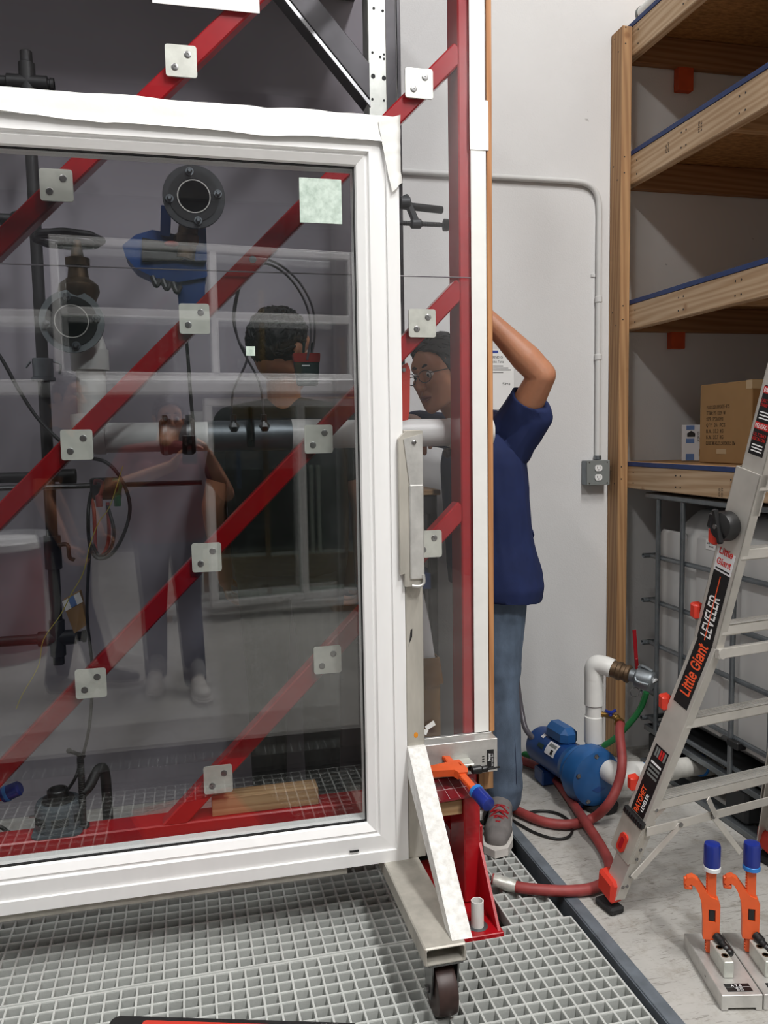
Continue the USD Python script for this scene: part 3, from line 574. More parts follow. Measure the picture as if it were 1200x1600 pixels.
for k, m in enumerate(('hose_red', 'hose_green')):
    o = c+V(-.028+.052*k, -.02, 0)
    obj('valve', [tube([o+V(0, 0, .02), o+V(.006, -.012, .030), o+V(.022, -.012, .022), o+V(.018, -.006, -.004), o+V(.006, 0, -.02)], .0055, 8), cyl(o+V(.01, 0, -.05), o+V(.01, 0, -.015), .010, 10)], m, vb)
cable('red_hose', [(168, 785, 2.58), (170, 840), (160, 868), (150, 860), (147, 800), (143, 780, 2.58)], 2.58, .0055, 'hose_red', 'dark red hose loop under the valve block', 'hose')
cb = thing('taped_carton', 'small tilted carton with blue and white tape hanging by the black pipe', 'carton', tuple(P(115, 955, y=2.78)))
q = [P(*p, y=2.78) for p in ((97, 940), (124, 925), (136, 976), (116, 990))]
pl = Polygon([(p[0], p[2]) for p in q]); obj('box', prism(pl, V(0, 2.78, 0), V(1, 0, 0), V(0, 0, 1), -.05), 'cardboard', cb)
for k, m in enumerate(('paper', 'label_blue', 'paper')):
    u0, u1 = k/3, (k+1)/3; A, B, C = q[0], q[1], q[3]
    obj('tape', prism([((A+(B-A)*u)[0]+(C-A)[0]*v, (A+(B-A)*u)[2]+(C-A)[2]*v) for u, v in ((u0, 0), (u1, 0), (u1, .3), (u0, .3))], V(0, 2.7795, 0), V(1, 0, 0), V(0, 0, 1), .0008), m, cb)
# variac on the rail, G-clamp, wood block, blue clamp handle
vc = P(85, 1318, z=.272); vx, vy = vc[0], 2.419
va = thing('transformer', 'round grey slotted transformer with a black dial on the red bottom rail', 'transformer', (vx, vy, .272))
zt = P(85, 1258, y=vy-.03)[2]
obj('foot_plate', prism(rrect(.135, .135, .02), V(vx, vy, .2725), V(1, 0, 0), V(0, 1, 0), .006), 'variac_grey', va)
obj('body', lathe([(.062, 0), (.064, .004), (.064, zt-.29), (.058, zt-.277)], (vx, vy, .2785), (0, 0, 1), 40), 'variac_grey', va)
sl = []
for zz in np.linspace(.30, zt-.03, 10):
    for t0_ in (-2.75, -1.75, -.75, .3):
        sl.append(tube([(vx+math.cos(t0_+t)*.0640, vy+math.sin(t0_+t)*.0640, zz) for t in np.linspace(0, .72, 7)], .0014, 5, 0))
obj('slots', sl, 'gasket', va, kind='stuff')
obj('dial', lathe([(.046, 0), (.044, .006), (.030, .008), (.029, .030), (.026, .034), (.022, .034), (.020, .028)], (vx, vy, zt+.001), (0, 0, 1), 32), 'black_plastic', va)
obj('terminal', cyl((vx-.075, vy-.02, zt-.03), (vx-.055, vy-.02, zt-.03), .004, 8), 'steel', va)
gcx = P(131, 1290, y=2.40)[0]; gz = lambda py: P(128, py, y=2.40)[2]
gc = thing('g_clamp', 'dark rusty screw clamp gripping the red rail beside the grey transformer', 'clamp', (gcx, 2.40, .27))
obj('screw', [cyl((gcx, 2.40, .273), (gcx, 2.40, gz(1178)), .0085, 12)]+[cyl((gcx, 2.40, z), (gcx, 2.40, z+.003), .0102, 12) for z in np.arange(gz(1262), gz(1185), .0065)], 'black_iron', gc)
obj('handle', [cyl((gcx-.028, 2.395, gz(1170)), (gcx+.012, 2.405, gz(1184)), .0055, 10), sphere((gcx-.028, 2.395, gz(1170)), .008), cyl((gcx, 2.40, .2725), (gcx, 2.40, .284), .016, 14)], 'black_iron', gc)
obj('frame', tube([(gcx, 2.40, gz(1240)), (gcx+.02, 2.42, gz(1232)), (gcx+.04, 2.45, gz(1216)), (gcx+.055, 2.48, gz(1228)), (gcx+.057, 2.485, .26), (gcx+.057, 2.485, .18)], .015, 12, 5), 'black_iron', gc)
q = [P(*p, y=2.36) for p in ((331, 1252), (498, 1236))]
single('lumber_offcut', cbox(q[0][0], q[1][0], 2.366, 2.43, .2725, .325, .002), 'wood_x', 'pale lumber offcut lying on the red bottom rail below the lowest clip', 'lumber')
bh = thing('blue_clamp_handle', 'blue capped clamp handle poking in at the lower left edge', 'clamp', tuple(P(15, 1238, y=2.46)))
c = P(15, 1238, y=2.46); dr = unit(V(.9, -.1, .35))
obj('cap', lathe([(.021, -.02), (.022, -.016), (.0215, .028), (.015, .034)], c, dr, 24), 'blue_handle', bh)
obj('bar', bar(c-dr*.25, c-dr*.018, .012, .024), 'red_plastic', bh)
obj('ring', lathe([(.0225, -.012), (.0235, -.010), (.0235, -.004), (.0225, -.002)], c, dr, 24), 'blue_ring', bh)
cpp = single('paper_scrap', warp(sphere(P(425, 1303, y=2.21), .016, (1.2, .5, .5), 2), .01, 60, 3), 'paper', 'small crumpled paper scrap in the bottom of the window', 'paper scrap', smooth=False)
# clamps at the right upright
pc = thing('pipe_clamp', 'black pipe clamp with screw gripping the red upright above the man', 'clamp', tuple(P(660, 335, y=2.47)))
yk = 2.475; Q = lambda a, b: P(a, b, y=yk)
z1_, z2_ = Q(660, 318)[2], Q(660, 350)[2]
obj('pipe', cyl((Q(560, 318)[0], yk, z1_), (Q(700, 318)[0], yk+.06, z1_), .0115, 14), 'black_iron', pc)
obj('jaw', [bar(Q(632, 305), Q(652, 352), .020, .020, (0, 1, 0), .004), lathe([(.012, -.016), (.015, -.012), (.015, .012), (.012, .016)], (Q(650, 350)[0], yk, z2_), (1, 0, 0), 16), cyl((Q(625, 318)[0], yk, z1_), (Q(640, 318)[0], yk, z1_), .018)], 'flange_black', pc)
obj('screw', [cyl((Q(615, 350)[0], yk, z2_), (Q(694, 350)[0], yk, z2_), .0062, 10)]+[cyl((x, yk, z2_), (x+.0026, yk, z2_), .0078, 10) for x in np.arange(Q(618, 350)[0], Q(688, 350)[0], .0055)], 'black_iron', pc)
obj('swivel_pad', lathe([(.010, 0), (.0185, .003), (.0185, .014), (.014, .022)], (Q(692, 350)[0], yk, z2_), (1, 0, 0), 18), 'black_plastic', pc)
rc_ = thing('red_clamp', 'red clamp body showing beside the window edge in front of the man', 'clamp', tuple(P(632, 610, y=2.41)))
pts = [(622, 578), (636, 568), (640, 578), (639, 640), (637, 655), (622, 658)]
obj('body', prism(Polygon([(P(*p, y=2.41)[0], P(*p, y=2.41)[2]) for p in pts]).buffer(.002), V(0, 2.41, 0), V(1, 0, 0), V(0, 0, 1), -.04), 'red_plastic', rc_)
obj('pivot', lathe([(.006, 0), (.006, .004)], P(631, 578, y=2.409), (0, -1, 0), 12), 'steel', rc_)
yc = thing('trigger_clamp', 'orange and yellow clamp grip against the red upright below the white pipe', 'clamp', tuple(P(715, 705, y=2.465)))
c0, c1 = P(700, 708, y=2.47), P(742, 700, y=2.50)
obj('grip', tube([c0, c0+(c1-c0)*.35+V(0, 0, .003), c1], np.array([.013, .016, .018]), 14, 6), 'yellow_plastic', yc)
obj('tip', lathe([(.010, -.006), (.0155, 0), (.015, .014)], c0+V(-.006, 0, 0), unit(c1-c0), 16), 'brown_rubber', yc)
obj('loop', tube([P(742, 683, y=2.48), P(718, 682, y=2.47), P(712, 690, y=2.47), P(722, 700, y=2.48), P(742, 698, y=2.49)], .006, 10), 'yellow_plastic', yc)
# things on the floor behind: lined carton, bench
lc = thing('lined_carton', 'open carton with a white paper liner standing behind the lower right of the sheet', 'carton', (.70, 2.72, 0))
b0, b1 = P(655, 1030, y=2.70), P(690, 1060, y=2.70)
zt = P(680, 1028, y=2.70)[2]
bx = mf(cbox(b0[0]+.012, b1[0]-.005, 2.70, 2.92, .001, zt, .002)) - mf(pbox(b0[0]+.016, b1[0]-.009, 2.704, 2.916, .01, zt+.1))
obj('box', bx, 'cardboard', lc, smooth=False)
obj('flap', [prism([(b0[0]+.015, zt), (b1[0]-.008, zt), (b1[0]+.005, zt-.09), (b0[0]+.02, zt-.11)], V(0, 2.697, 0), V(1, 0, 0), V(0, 0, 1), .004)], 'cardboard_side', lc)
w_ = [P(*p, y=2.72) for p in ((650, 880), (661, 925), (672, 975), (681, 1035), (655, 1040))]
obj('liner', prism([(w_[0][0]-.005, w_[0][2])]+[(p[0], p[2]) for p in w_[:4]]+[(w_[0][0]+.0, zt-.05)], V(0, 2.722, 0), V(1, 0, 0), V(0, 0, 1), -.003), 'white_card', lc, smooth=False)
bn = thing('work_bench', 'low bench with wooden top against the back wall seen through the sheet', 'bench', (.8, 3.0, 0))
zt = P(690, 765, y=2.92)[2]
obj('top', cbox(.66, .91, 2.92, 3.14, zt-.02, zt, .003), 'wood_x', bn)
obj('apron', cbox(.675, .895, 2.93, 2.95, zt-.09, zt-.021, .002), 'dark_steel', bn)
for x, y in ((.685, 2.95), (.885, 2.95), (.685, 3.12), (.885, 3.12)): obj('leg', cbox(x-.015, x+.015, y-.015, y+.015, 0, zt-.02, .002), 'dark_steel', bn)
obj('shelf_board', cbox(.675, .895, 2.935, 3.13, P(680, 908, y=2.93)[2]-.03, P(680, 908, y=2.93)[2]+.03, .002), 'blue_tape', bn)
# ================================================================ back wall fittings
cz, cxv = P(770, 276, y=WY-.012)[2], P(935, 500, y=WY-.012)[0]
ob = P(933, 718, y=WY-.05); yv = WY-.0125
cd = thing('wall_conduit', 'white painted conduit bending down the wall to the grey outlet box', 'conduit', (cxv, yv, cz))
obj('tube', tube([(.2, yv, cz), (cxv-.3, yv, cz), (cxv-.12, yv, cz), (cxv-.05, yv, cz-.010), (cxv-.012, yv, cz-.045), (cxv, yv, cz-.11), (cxv, yv, cz-.3), (cxv, yv, ob[2]+.01)], .0115, 16, 8), 'conduit', cd)
for py in (468, 558): obj('coupling', cyl((cxv, yv, P(935, py, y=yv)[2]-.012), (cxv, yv, P(935, py, y=yv)[2]+.012), .0148, 16), 'conduit', cd)
obj('strap', [bar((cxv-.03, WY-.002, P(935, 430, y=yv)[2]), (cxv+.015, WY-.002, P(935, 430, y=yv)[2]), .004, .014), bar((.80, WY-.002, cz+.012), (.80, WY-.002, cz+.03), .02, .004, (0, 1, 0))], 'conduit', cd)
obj('connector', cyl((cxv, yv, ob[2]-.002), (cxv, yv, ob[2]+.016), .0155, 12), 'galvanized', cd)
o0, o1 = P(917, 720, y=WY-.05), P(952, 757, y=WY-.05)
ox = thing('outlet_box', 'grey surface-mounted outlet box with two white sockets on the back wall', 'outlet', ((o0[0]+o1[0])/2, WY, o1[2]))
obj('box', cbox(o0[0], o1[0], WY-.048, WY-.0005, o1[2], o0[2], .003), 'galvanized', ox)
obj('cover', cbox(o0[0]-.001, o1[0]+.001, WY-.052, WY-.0482, o1[2]-.001, o0[2]+.001, .0015), 'outlet_grey', ox)
mx, mz = (o0[0]+o1[0])/2, (o0[2]+o1[2])/2
for s in (1, -1):
    c = V(mx, WY-.0521, mz+s*.019)
    k = obj('socket', prism(Polygon([(math.cos(t)*.0165, max(-.0125, min(.0125, math.sin(t)*.0165))) for t in np.linspace(0, 2*math.pi, 32)[:-1]]), c, V(1, 0, 0), V(0, 0, 1), .0035), 'outlet_white', ox)
    obj('slot', [cbox(c[0]+dx-.001, c[0]+dx+.001, c[1]-.004, c[1]-.0034, c[2]-.002, c[2]+.006, .0002) for dx in (-.006, .006)]+[cyl(c+V(0, -.004, -.007), c+V(0, -.0034, -.007), .0024, 10)], 'gasket', k)
obj('screw', [lathe([(.003, 0), (.003, .001)], V(mx+dx, WY-.052, mz+dz), (0, -1, 0), 8) for dx in (-.04, .04) for dz in (-.043, .043)], 'steel', ox)
p0, p1 = P(716, 546, y=WY-.002), P(803, 640, y=WY-.002)
po = thing('wall_notice', 'white printed notice on the back wall behind the raised forearm', 'notice', ((p0[0]+p1[0])/2, WY, p1[2]))
obj('sheet', cbox(p0[0], p1[0], WY-.0018, WY-.0004, p1[2], p0[2], .0003), 'paper', po)
def plines(rows, o, parent, m='ink'):
    for (s, px, py, h) in rows:
        c = P(px, py, y=WY-.002); lettering(s, h, (c[0], WY-.0019, c[2]), V(1, 0, 0), V(0, 0, 1), m, parent, depth=.0004)
plines([('RND G', 770, 560, .010), ('cks Tota', 769, 567, .009), ('Sims', 785, 602, .011)], None, po)
obj('text_line', [pbox(P(770, y, y=WY)[0], P(x, y, y=WY)[0], WY-.0022, WY-.0018, P(770, y, y=WY)[2]-.0014, P(770, y, y=WY)[2]+.0014) for y, x in ((572, 786), (575, 794), (578, 798), (582, 786))], 'ink', po, kind='stuff')
obj('header', cbox(p0[0], P(778, 548, y=WY)[0], WY-.0022, WY-.0019, P(770, 552, y=WY)[2], p0[2]-.003, .0001), 'ink_blue', po)

# ================================================================ timber shelving
SX = 1.7145
sh = thing('timber_shelving', 'tall timber storage shelving with chipboard decks along the right of the back wall', 'shelving', (2.1, 2.3, 0))
obj('post', cbox(SX, SX+.0435, 3.060, 3.148, .001, P(980, 40, y=3.06)[2], .0025), 'wood_z', sh)
zl = [(2.842, 2.952), (2.352, 2.463), (1.782, 1.881), (1.140, 1.231)]
BX0, BX1, YE = SX+.045, SX+.083, .55
nh = []
for k, (za, zb) in enumerate(zl):
    obj('front_beam', cbox(BX0, BX1, YE, 3.146, za, zb, .003), 'wood_y', sh)
    obj('wall_ledger', cbox(BX1+.001, RX-.002, 3.108, 3.146, za, zb-.001, .003), 'wood_red_x', sh)
    if k != 3:
        obj('joist', cbox(BX1+.001, RX-.002, 2.48, 2.518, za+.012, zb-.001, .003), 'wood_x', sh)
        obj('joist', cbox(BX1+.001, RX-.002, 1.60, 1.638, za+.012, zb-.001, .003), 'wood_x', sh)
    for j in range(3):
        ya, yb2 = 3.146-j*.86, 3.146-(j+1)*.86+.006
        obj('deck_board', cbox(BX0+.003, RX-.002, max(ya-.86+.006, YE), ya, zb+.0005, zb+.0165, .001), 'osb' if k != 3 else 'osb_top', sh)
    obj('edge_strip', cbox(BX0-.0015, BX0+.0028, YE, 3.146, zb+.0002, zb+.0175, .0006), 'blue_tape', sh)
    for y in (3.02, 2.72, 2.69, 2.40, 2.37, 2.1):
        for dz in (.25, .72):
            nh.append(lathe([(.0035, 0), (.0035, .0006)], (BX0-.0001, y, za+(zb-za)*dz), (-1, 0, 0), 8))
    for dz in (.2, .75):
        for x in (SX-.0001,): nh += [lathe([(.003, 0), (.003, .0006)], (x, 3.09+.03*(dz > .5), za+(zb-za)*dz), (-1, 0, 0), 8), lathe([(.003, 0), (.003, .0006)], (SX+.014, 3.0599, za+(zb-za)*dz+.02), (0, -1, 0), 8)]
obj('screw_hole', nh, 'black_iron', sh, kind='stuff')
for (a, b, c2, d2) in ((1059, 101, 1082, 143), (1048, 516, 1069, 545)):
    q0, q1 = P(a, b, y=3.12), P(c2, d2, y=3.12)
    obj('wall_cleat', cbox(q0[0], q1[0], 3.112, 3.147, q1[2], q0[2]+.01, .002), 'orange_paint', sh, 'orange painted wall cleat')
# grade stamps on the beams
for (px, py, lines) in ((1093, 195, ('STAND', 'S-DRY')), (1042, 228, ('STUD', 'KD-HT')), (1125, 765, ('STUD', 'KD 19'))):
    c = P(px, py, x=BX0-.001)
    for i, s in enumerate(lines): lettering(s, .008, (BX0-.0002, c[1]-.014*i, c[2]-.025), V(0, 0, 1), V(0, 1, 0), 'ink', sh, 'grade_stamp', .0004)
tb_ = thing('white_tube', 'thin white tube lying on the top shelf at the timber post', 'tube', (1.75, 2.7, 2.98))
a, b = P(996, 25, y=3.02), P(1040, -20, y=2.6)
obj('tube', cyl((1.80, 3.05, 3.0), (1.78, 2.2, 3.0), .028, 20), 'pvc', tb_)
obj('end_cap', cyl((1.80, 3.066, 3.0), (1.80, 3.05, 3.0), .030, 20), 'outlet_grey', tb_)
# boxes on the lowest deck
DZ = 1.2485
q = [P(1092, 727, z=DZ), P(1172, 733, z=DZ)]
yb3 = 2.62
A, B = P(1092, 727, y=2.80), P(1172, 729, y=2.50)
bc = thing('carton', 'large brown carton with printed shipping lines on the lowest shelf deck', 'carton', (1.98, 2.7, DZ))
uxc = unit(V(B[0]-A[0], B[1]-A[1], 0)); uyc = V(-uxc[1], uxc[0], 0); hb = P(1092, 602, y=2.80)[2]-DZ; wbx = np.linalg.norm((B-A)[:2]); A = V(A[0], A[1], DZ)
obj('box', place(cbox(0, wbx, 0, .30, .0006, hb, .003), A, uxc, uyc, V(0, 0, 1)), 'cardboard', bc)
obj('side_panel', place(cbox(wbx+.0002, wbx+.0014, .004, .296, .004, hb-.004, .0004), A, uxc, uyc, V(0, 0, 1)), 'cardboard_side', bc)
obj('tape', place(cbox(wbx-.03, wbx+.002, -.0012, .05, hb-.03, hb+.001, .0004), A, uxc, uyc, V(0, 0, 1)), 'packing_tape', bc)
rows = ['P.O.#:1120J092425-KTS', 'ITEM#: 99-7009-W', 'SIZE:  2"3X60YD', 'QTY:  24   PCS', 'N.W.  10.2  KG', 'G.W.  10.7  KG', 'CUBIC MEAS.:21.5X20X28.5 CM']
wd = [.46, .38, .34, .38, .35, .35, .58]
for i, s in enumerate(rows): lettering(s, .0135, A+uxc*(.14*wbx)+V(0, 0, hb*(.685-.0755*i))-uyc*.0004, uxc, V(0, 0, 1), 'ink_brown', bc, 'print_line', .0003, w=wd[i]*wbx)
for i, s in enumerate(('ITEM', 'DES', 'QTY', 'P.O.')): lettering(s, .018, A+uxc*(wbx+.0016)+uyc*.08+V(0, 0, hb*(.60-.06*i)), uyc, V(0, 0, 1), 'ink_brown', bc, 'print_line', .0003)
obj('torn_label', place(cbox(.36*wbx, .55*wbx, -.0008, 0, hb*.12, hb*.18, .0003), A, uxc, uyc, V(0, 0, 1)), 'packing_tape', bc)
A2, B2 = P(1065, 722, y=2.98), P(1108, 724, y=2.98); A2[2] = B2[2] = DZ; us_ = unit(V(.86, -.51, 0)); un_ = V(.51, .86, 0)
sb_ = thing('small_white_carton', 'small white carton with blue stripes half hidden behind the brown carton', 'carton', (A2[0], A2[1], DZ))
w2 = .13; h2 = P(1064, 664, y=2.98)[2]-DZ; e = lambda m: place(m, A2, us_, un_, V(0, 0, 1))
obj('box', e(cbox(0, w2, 0, .09, .0006, h2, .002)), 'white_card', sb_)
for z0, z1 in ((.02, .2), (.86, .985), (.5, .62)): obj('stripe', e(cbox(w2*.12, w2*.36, -.0008, 0, h2*z0, h2*z1, .0002)), 'label_blue', sb_)
obj('house_mark', e(prism([(0, 0), (.03, 0), (.03, .014), (.015, .024), (0, .014)], V(w2*.15, -.0009, h2*.67), V(1, 0, 0), V(0, 0, 1), .0003)), 'ink', sb_)
for i, s in enumerate(('First', 'Quality', 'Paper for', 'Painters')): lettering(s, .009, A2+us_*w2*.44-un_*.0006+V(0, 0, h2*(.74-.07*i)), us_, V(0, 0, 1), 'ink', sb_, 'print_line', .0003)
obj('bar_code', [e(pbox(w2*.5+i*.0042, w2*.5+i*.0042+.0022*(1+(i % 3 == 0)*.5), -.0007, 0, h2*.14, h2*.32)) for i in range(9)], 'ink', sb_, kind='stuff')
# ================================================================ caged water tote under the shelf
IX = 1.812
ib = thing('caged_tote', 'white plastic water tote in a galvanized tube cage under the timber shelving', 'tote', (2.15, 2.4, 0))
tk = tm(mf(cbox(IX+.035, RX-.06, 1.92, 2.955, .185, 1.065, .10)).refine_to_length(.06)); trimesh.smoothing.filter_taubin(tk, iterations=6)
obj('tank', tk, 'tote_white', ib, smooth=60)
ribs = []
for yy in (2.86, 2.62, 2.36, 2.1): ribs.append(cbox(IX+.022, IX+.05, yy-.085, yy+.085, .26, .98, .012))
obj('panel_rib', ribs, 'tote_white', ib, smooth=50)
zs_ = [P(1010, py, x=IX)[2] for py in (866, 935, 1001, 1078)]
zs_ = [min(1.02, z) for z in zs_]+[.195]
for z in zs_: obj('cage_ring', tube([(RX-.03, 2.975, z), (IX+.03, 2.975, z), (IX+.008, 2.968, z), (IX, 2.945, z), (IX, 2.6, z), (IX, 1.95, z), (IX+.01, 1.92, z), (IX+.04, 1.905, z), (RX-.03, 1.905, z)], .0095, 10, 3), 'galvanized', ib)
for px in (1032, 1070, 1152, 1215, 1290):
    y = P(px, 900, x=IX)[1]
    if y > 1.93: obj('cage_upright', [cyl((IX-.012, y, .16), (IX-.012, y, 1.105), .0095, 10)], 'galvanized', ib)
obj('top_frame', [cbox(IX-.02, RX-.03, 1.89, 2.985, 1.104, 1.126, .004)], 'galvanized', ib)
obj('pallet_frame', [bar((IX, 1.9, .155), (IX, 2.98, .155), .03, .022), bar((IX, 2.965, .155), (RX-.03, 2.965, .155), .03, .022), bar((IX, 1.9, .155), (RX-.03, 1.9, .155), .03, .022), bar((IX, 1.9, .012), (IX, 2.98, .012), .06, .02)], 'galvanized', ib)
for y in (2.90, 2.40, 1.97): obj('pallet_foot', cbox(IX-.01, IX+.10, y-.06, y+.06, .022, .145, .012), 'tote_dark', ib)
obj('pallet_deck', cbox(IX+.02, RX-.04, 1.92, 2.95, .167, .184, .003), 'tote_dark', ib)
c = P(1112, 852, x=IX+.02); y_ = V(0, -1, 0)
obj('small_label', cbox(IX+.0195, IX+.0215, c[1]-.035, c[1]+.035, c[2]-.018, c[2]+.018, .0005), 'paper', ib)
for i, s in enumerate(('NON-POTABLE', 'IN USE')): lettering(s, .006, (IX+.0194, c[1]+.028-.012*i, c[2]+.002-.011*i), y_, V(0, 0, 1), 'ink', ib, depth=.0004)
for (px, py) in ((1043, 1092), (1152, 1162)):
    c = P(px, py, x=IX-.004); obj('corner_clip', cbox(IX-.026, IX+.012, c[1]-.03, c[1]+.03, c[2]-.014, c[2]+.014, .004), 'black_plastic', ib)
c = P(1120, 1158, x=2.1)
single('amber_float', lathe([(.014, 0), (.014, .105), (.055, .108), (.06, .118), (.045, .134), (.02, .14)], V(2.03, 2.83, .001), (0, 0, 1), 24), 'amber', 'amber coloured plastic cap standing under the caged tote', 'cap')
vh = single('red_valve_handle', [bar(P(991, 984, y=3.0), P(994, 1028, y=3.0), .004, .016, (1, 0, 0), .001), cyl(P(994, 1028, y=3.0), P(996, 1062, y=3.02), .008, 10)], 'red_handle', 'upright red valve handle between the timber post and the caged tote', 'valve handle')

# ================================================================ pump
vc_, mb = V(1.392, 2.665, .122), V(1.345, 3.03, .122); axp = unit((mb-vc_)*V(1, 1, 0))
pu = thing('water_pump', 'blue electric water pump with white riser and pipes on the floor by the back wall', 'pump', (vc_[0], vc_[1], 0))
obj('volute', lathe([(.03, -.052), (.075, -.050), (.100, -.040), (.108, -.02), (.110, .02), (.100, .036), (.072, .05), (.06, .07)], vc_, axp, 40), 'blue_pump', pu)
obj('bracket_casting', lathe([(.085, 0), (.090, .03), (.078, .05), (.072, .08)], vc_+axp*.035, axp, 32), 'blue_pump', pu)
obj('motor', lathe([(.060, 0), (.074, .006), (.074, .012), (.074, .225), (.070, .24), (.055, .252), (.02, .256)], vc_+axp*.10, axp, 40), 'blue_machine', pu)
sd = V(-axp[1], axp[0], 0)*-1
mt = vc_+axp*.185+V(0, 0, .085)
obj('terminal_cover', place(cbox(-.065, .075, -.038, .038, -.03, .045, .022), mt, axp, np.cross(V(0, 0, 1), axp), V(0, 0, 1)), 'blue_pump', pu)
u_ = np.cross(V(0, 0, 1), axp)                      # sideways of the motor axis
def curved_label(a0, a1, t0, t1, r, m, nm):
    ts = np.linspace(t0, t1, 7); v = []
    for a_ in (a0, a1):
        for t in ts: v.append(vc_+axp*a_+r*(math.cos(t)*u_+math.sin(t)*V(0, 0, 1)))
    f = [(i, i+1, 8+i) for i in range(6)]+[(i, 8+i, 7+i) for i in range(6)]
    g = trimesh.Trimesh(v, f, process=False); w = np.array(v)-np.array([0, 0, 0]); cen = vc_+axp*((a0+a1)/2)
    if (g.face_normals[0] @ (np.array(v[0])-cen)) < 0: g.invert()
    return obj(nm, g, m, pu, smooth=60)
sgn = 0 if u_ @ V(-.4, -1, 0) > 0 else 1
T = lambda d: math.radians(d) if not sgn else math.pi-math.radians(d)
curved_label(.135, .20, T(58), T(18), .0765, 'white_card', 'rating_label'); curved_label(.145, .19, T(52), T(42), .0769, 'outlet_grey', 'rating_print'); curved_label(.15, .165, T(36), T(22), .0769, 'ink', 'rating_print'); curved_label(.245, .265, T(66), T(52), .0765, 'white_card', 'rating_label'); curved_label(.215, .255, T(36), T(24), .0765, 'meter_green', 'rating_label')
obj('foot', cbox(vc_[0]-.06, vc_[0]+.06, vc_[1]-.01, vc_[1]+.05, .001, .03, .006), 'blue_machine', pu)
obj('foot', cbox(mb[0]-.05, mb[0]+.05, mb[1]-.16, mb[1]-.08, .001, .06, .006), 'blue_machine', pu)
obj('foot_pad', lathe([(.06, 0), (.065, .02)], vc_*V(1, 1, 0)+V(.03, -.02, .0005), (0, 0, 1), 24), 'black_rubber', pu)
obj('cap_bolt', [lathe([(.010, 0), (.010, .006), (.006, .009)], vc_-axp*.041+.085*(math.cos(t)*u_+math.sin(t)*V(0, 0, 1)), -axp, 6) for t in (.3, 1.5, 2.9, 4.0, 5.2)], 'steel', pu)
obj('badge', place(prism([(-.03, 0), (.0, .012), (.03, .002), (.004, -.012)], V(0, 0, 0), V(1, 0, 0), V(0, 1, 0), .003), vc_-axp*.0525+V(0, 0, -.035), u_, V(0, 0, 1), np.cross(u_, V(0, 0, 1))), 'blue_machine', pu)
rx, ry = 1.430, 2.715; rz0, rz1 = .214, P(930, 1035, y=ry)[2]
obj('riser', cyl((rx, ry, rz0), (rx, ry, rz1-.05), .0300, 28), 'pvc', pu)
obj('riser_socket', [cyl((rx, ry, a), (rx, ry, b), .0345, 28) for a, b in ((rz0+.01, rz0+.11), (rz1-.16, rz1-.04))]+[cyl((rx, ry, rz0-.02), (rx, ry, rz0+.012), .026, 28)], 'pvc', pu)
de = unit(V(.62, -.70, -.17))
obj('top_elbow', tube([(rx, ry, rz1-.06), (rx, ry, rz1-.025), V(rx, ry, rz1-.004)+de*.012, V(rx, ry, rz1+.002)+de*.045, V(rx, ry, rz1)+de*.07], .035, 24, 6), 'pvc', pu)
e0 = V(rx, ry, rz1)+de*.068
obj('dark_union', lathe([(.026, 0), (.031, .004), (.031, .02), (.034, .024), (.034, .036), (.030, .040), (.030, .052), (.033, .055), (.033, .066), (.027, .07)], e0, de, 28), 'bronze', pu)
obj('camlock', lathe([(.024, 0), (.024, .018), (.034, .022), (.037, .028), (.037, .070), (.035, .078), (.033, .080), (.031, .083), (.020, .084)], e0+de*.07, de, 30), 'galvanized', pu)
hh = e0+de*.10; us = unit(np.cross(de, V(0, 0, 1)))
obj('cam_lever', [tube([hh+s*us*.038+V(0, 0, .01), hh+s*us*.046+de*.01, hh+s*us*.044+de*.05], .006, 8) for s in (-1, 1)]+[tube([hh+V(0, 0, .036), hh+V(0, 0, .046)+de*.015, hh+V(0, 0, .038)+de*.05], .006, 8)], 'galvanized', pu)
obj('cap_tab', bar(e0+de*.152+V(-.015, 0, -.006), e0+de*.152+V(.015, -.004, .010), .008, .012, de), 'steel', pu)
obj('pull_ring', tube([hh+V(-.02, -.01, -.05)+.017*V(math.cos(t), 0, math.sin(t)) for t in np.linspace(0, 2*math.pi, 17)], .0016, 6, 2), 'steel', pu)
tpz = P(945, 1112, y=ry)[2]
obj('brass_tap', [cyl((rx+.02, ry-.015, tpz), (rx+.06, ry-.05, tpz-.004), .010, 12), lathe([(.011, 0), (.014, .004), (.014, .014), (.010, .018), (.012, .02), (.012, .03)], (rx+.058, ry-.05, tpz), V(.55, -.35, -.75), 8)], 'brass', pu)
obj('tap_handle', [tube([(rx+.02, ry-.05, tpz+.022), (rx+.04, ry-.052, tpz+.014), (rx+.06, ry-.054, tpz+.022)], .006, 8), cyl((rx+.04, ry-.05, tpz), (rx+.04, ry-.05, tpz+.016), .007, 8)], 'blue_handle', pu)
y0 = vc_-axp*.045+V(.042, 0, .030); sp = P(1003, 1208, y=2.60)
obj('suction_elbow', tube([y0, y0-axp*.035+V(.004, 0, -.002), y0-axp*.062+V(.03, 0, -.012), y0*.35+sp*.65+V(.0, -.006, 0), sp], .040, 24, 8), 'pvc', pu)
s0, s1 = sp, P(1118, 1192, y=2.72)
obj('suction_pipe', cyl(s0, s1, .036, 24), 'pvc_old', pu)
ds = unit(s1-s0)
obj('pipe_socket', cyl(s1-ds*.09, s1, .043, 24), 'pvc_old', pu); obj('pipe_socket', cyl(s0+ds*.12, s0+ds*.17, .041, 24), 'pvc_old', pu)
obj('primer_band', [cyl(s1-ds*.096, s1-ds*.088, .0435, 24), cyl(s0+ds*.004, s0+ds*.016, .0370, 24)], 'blue_ring', pu, 'blue primer stain bands')
def floorpt(px, py, z=.021): return P(px, py, z=z)
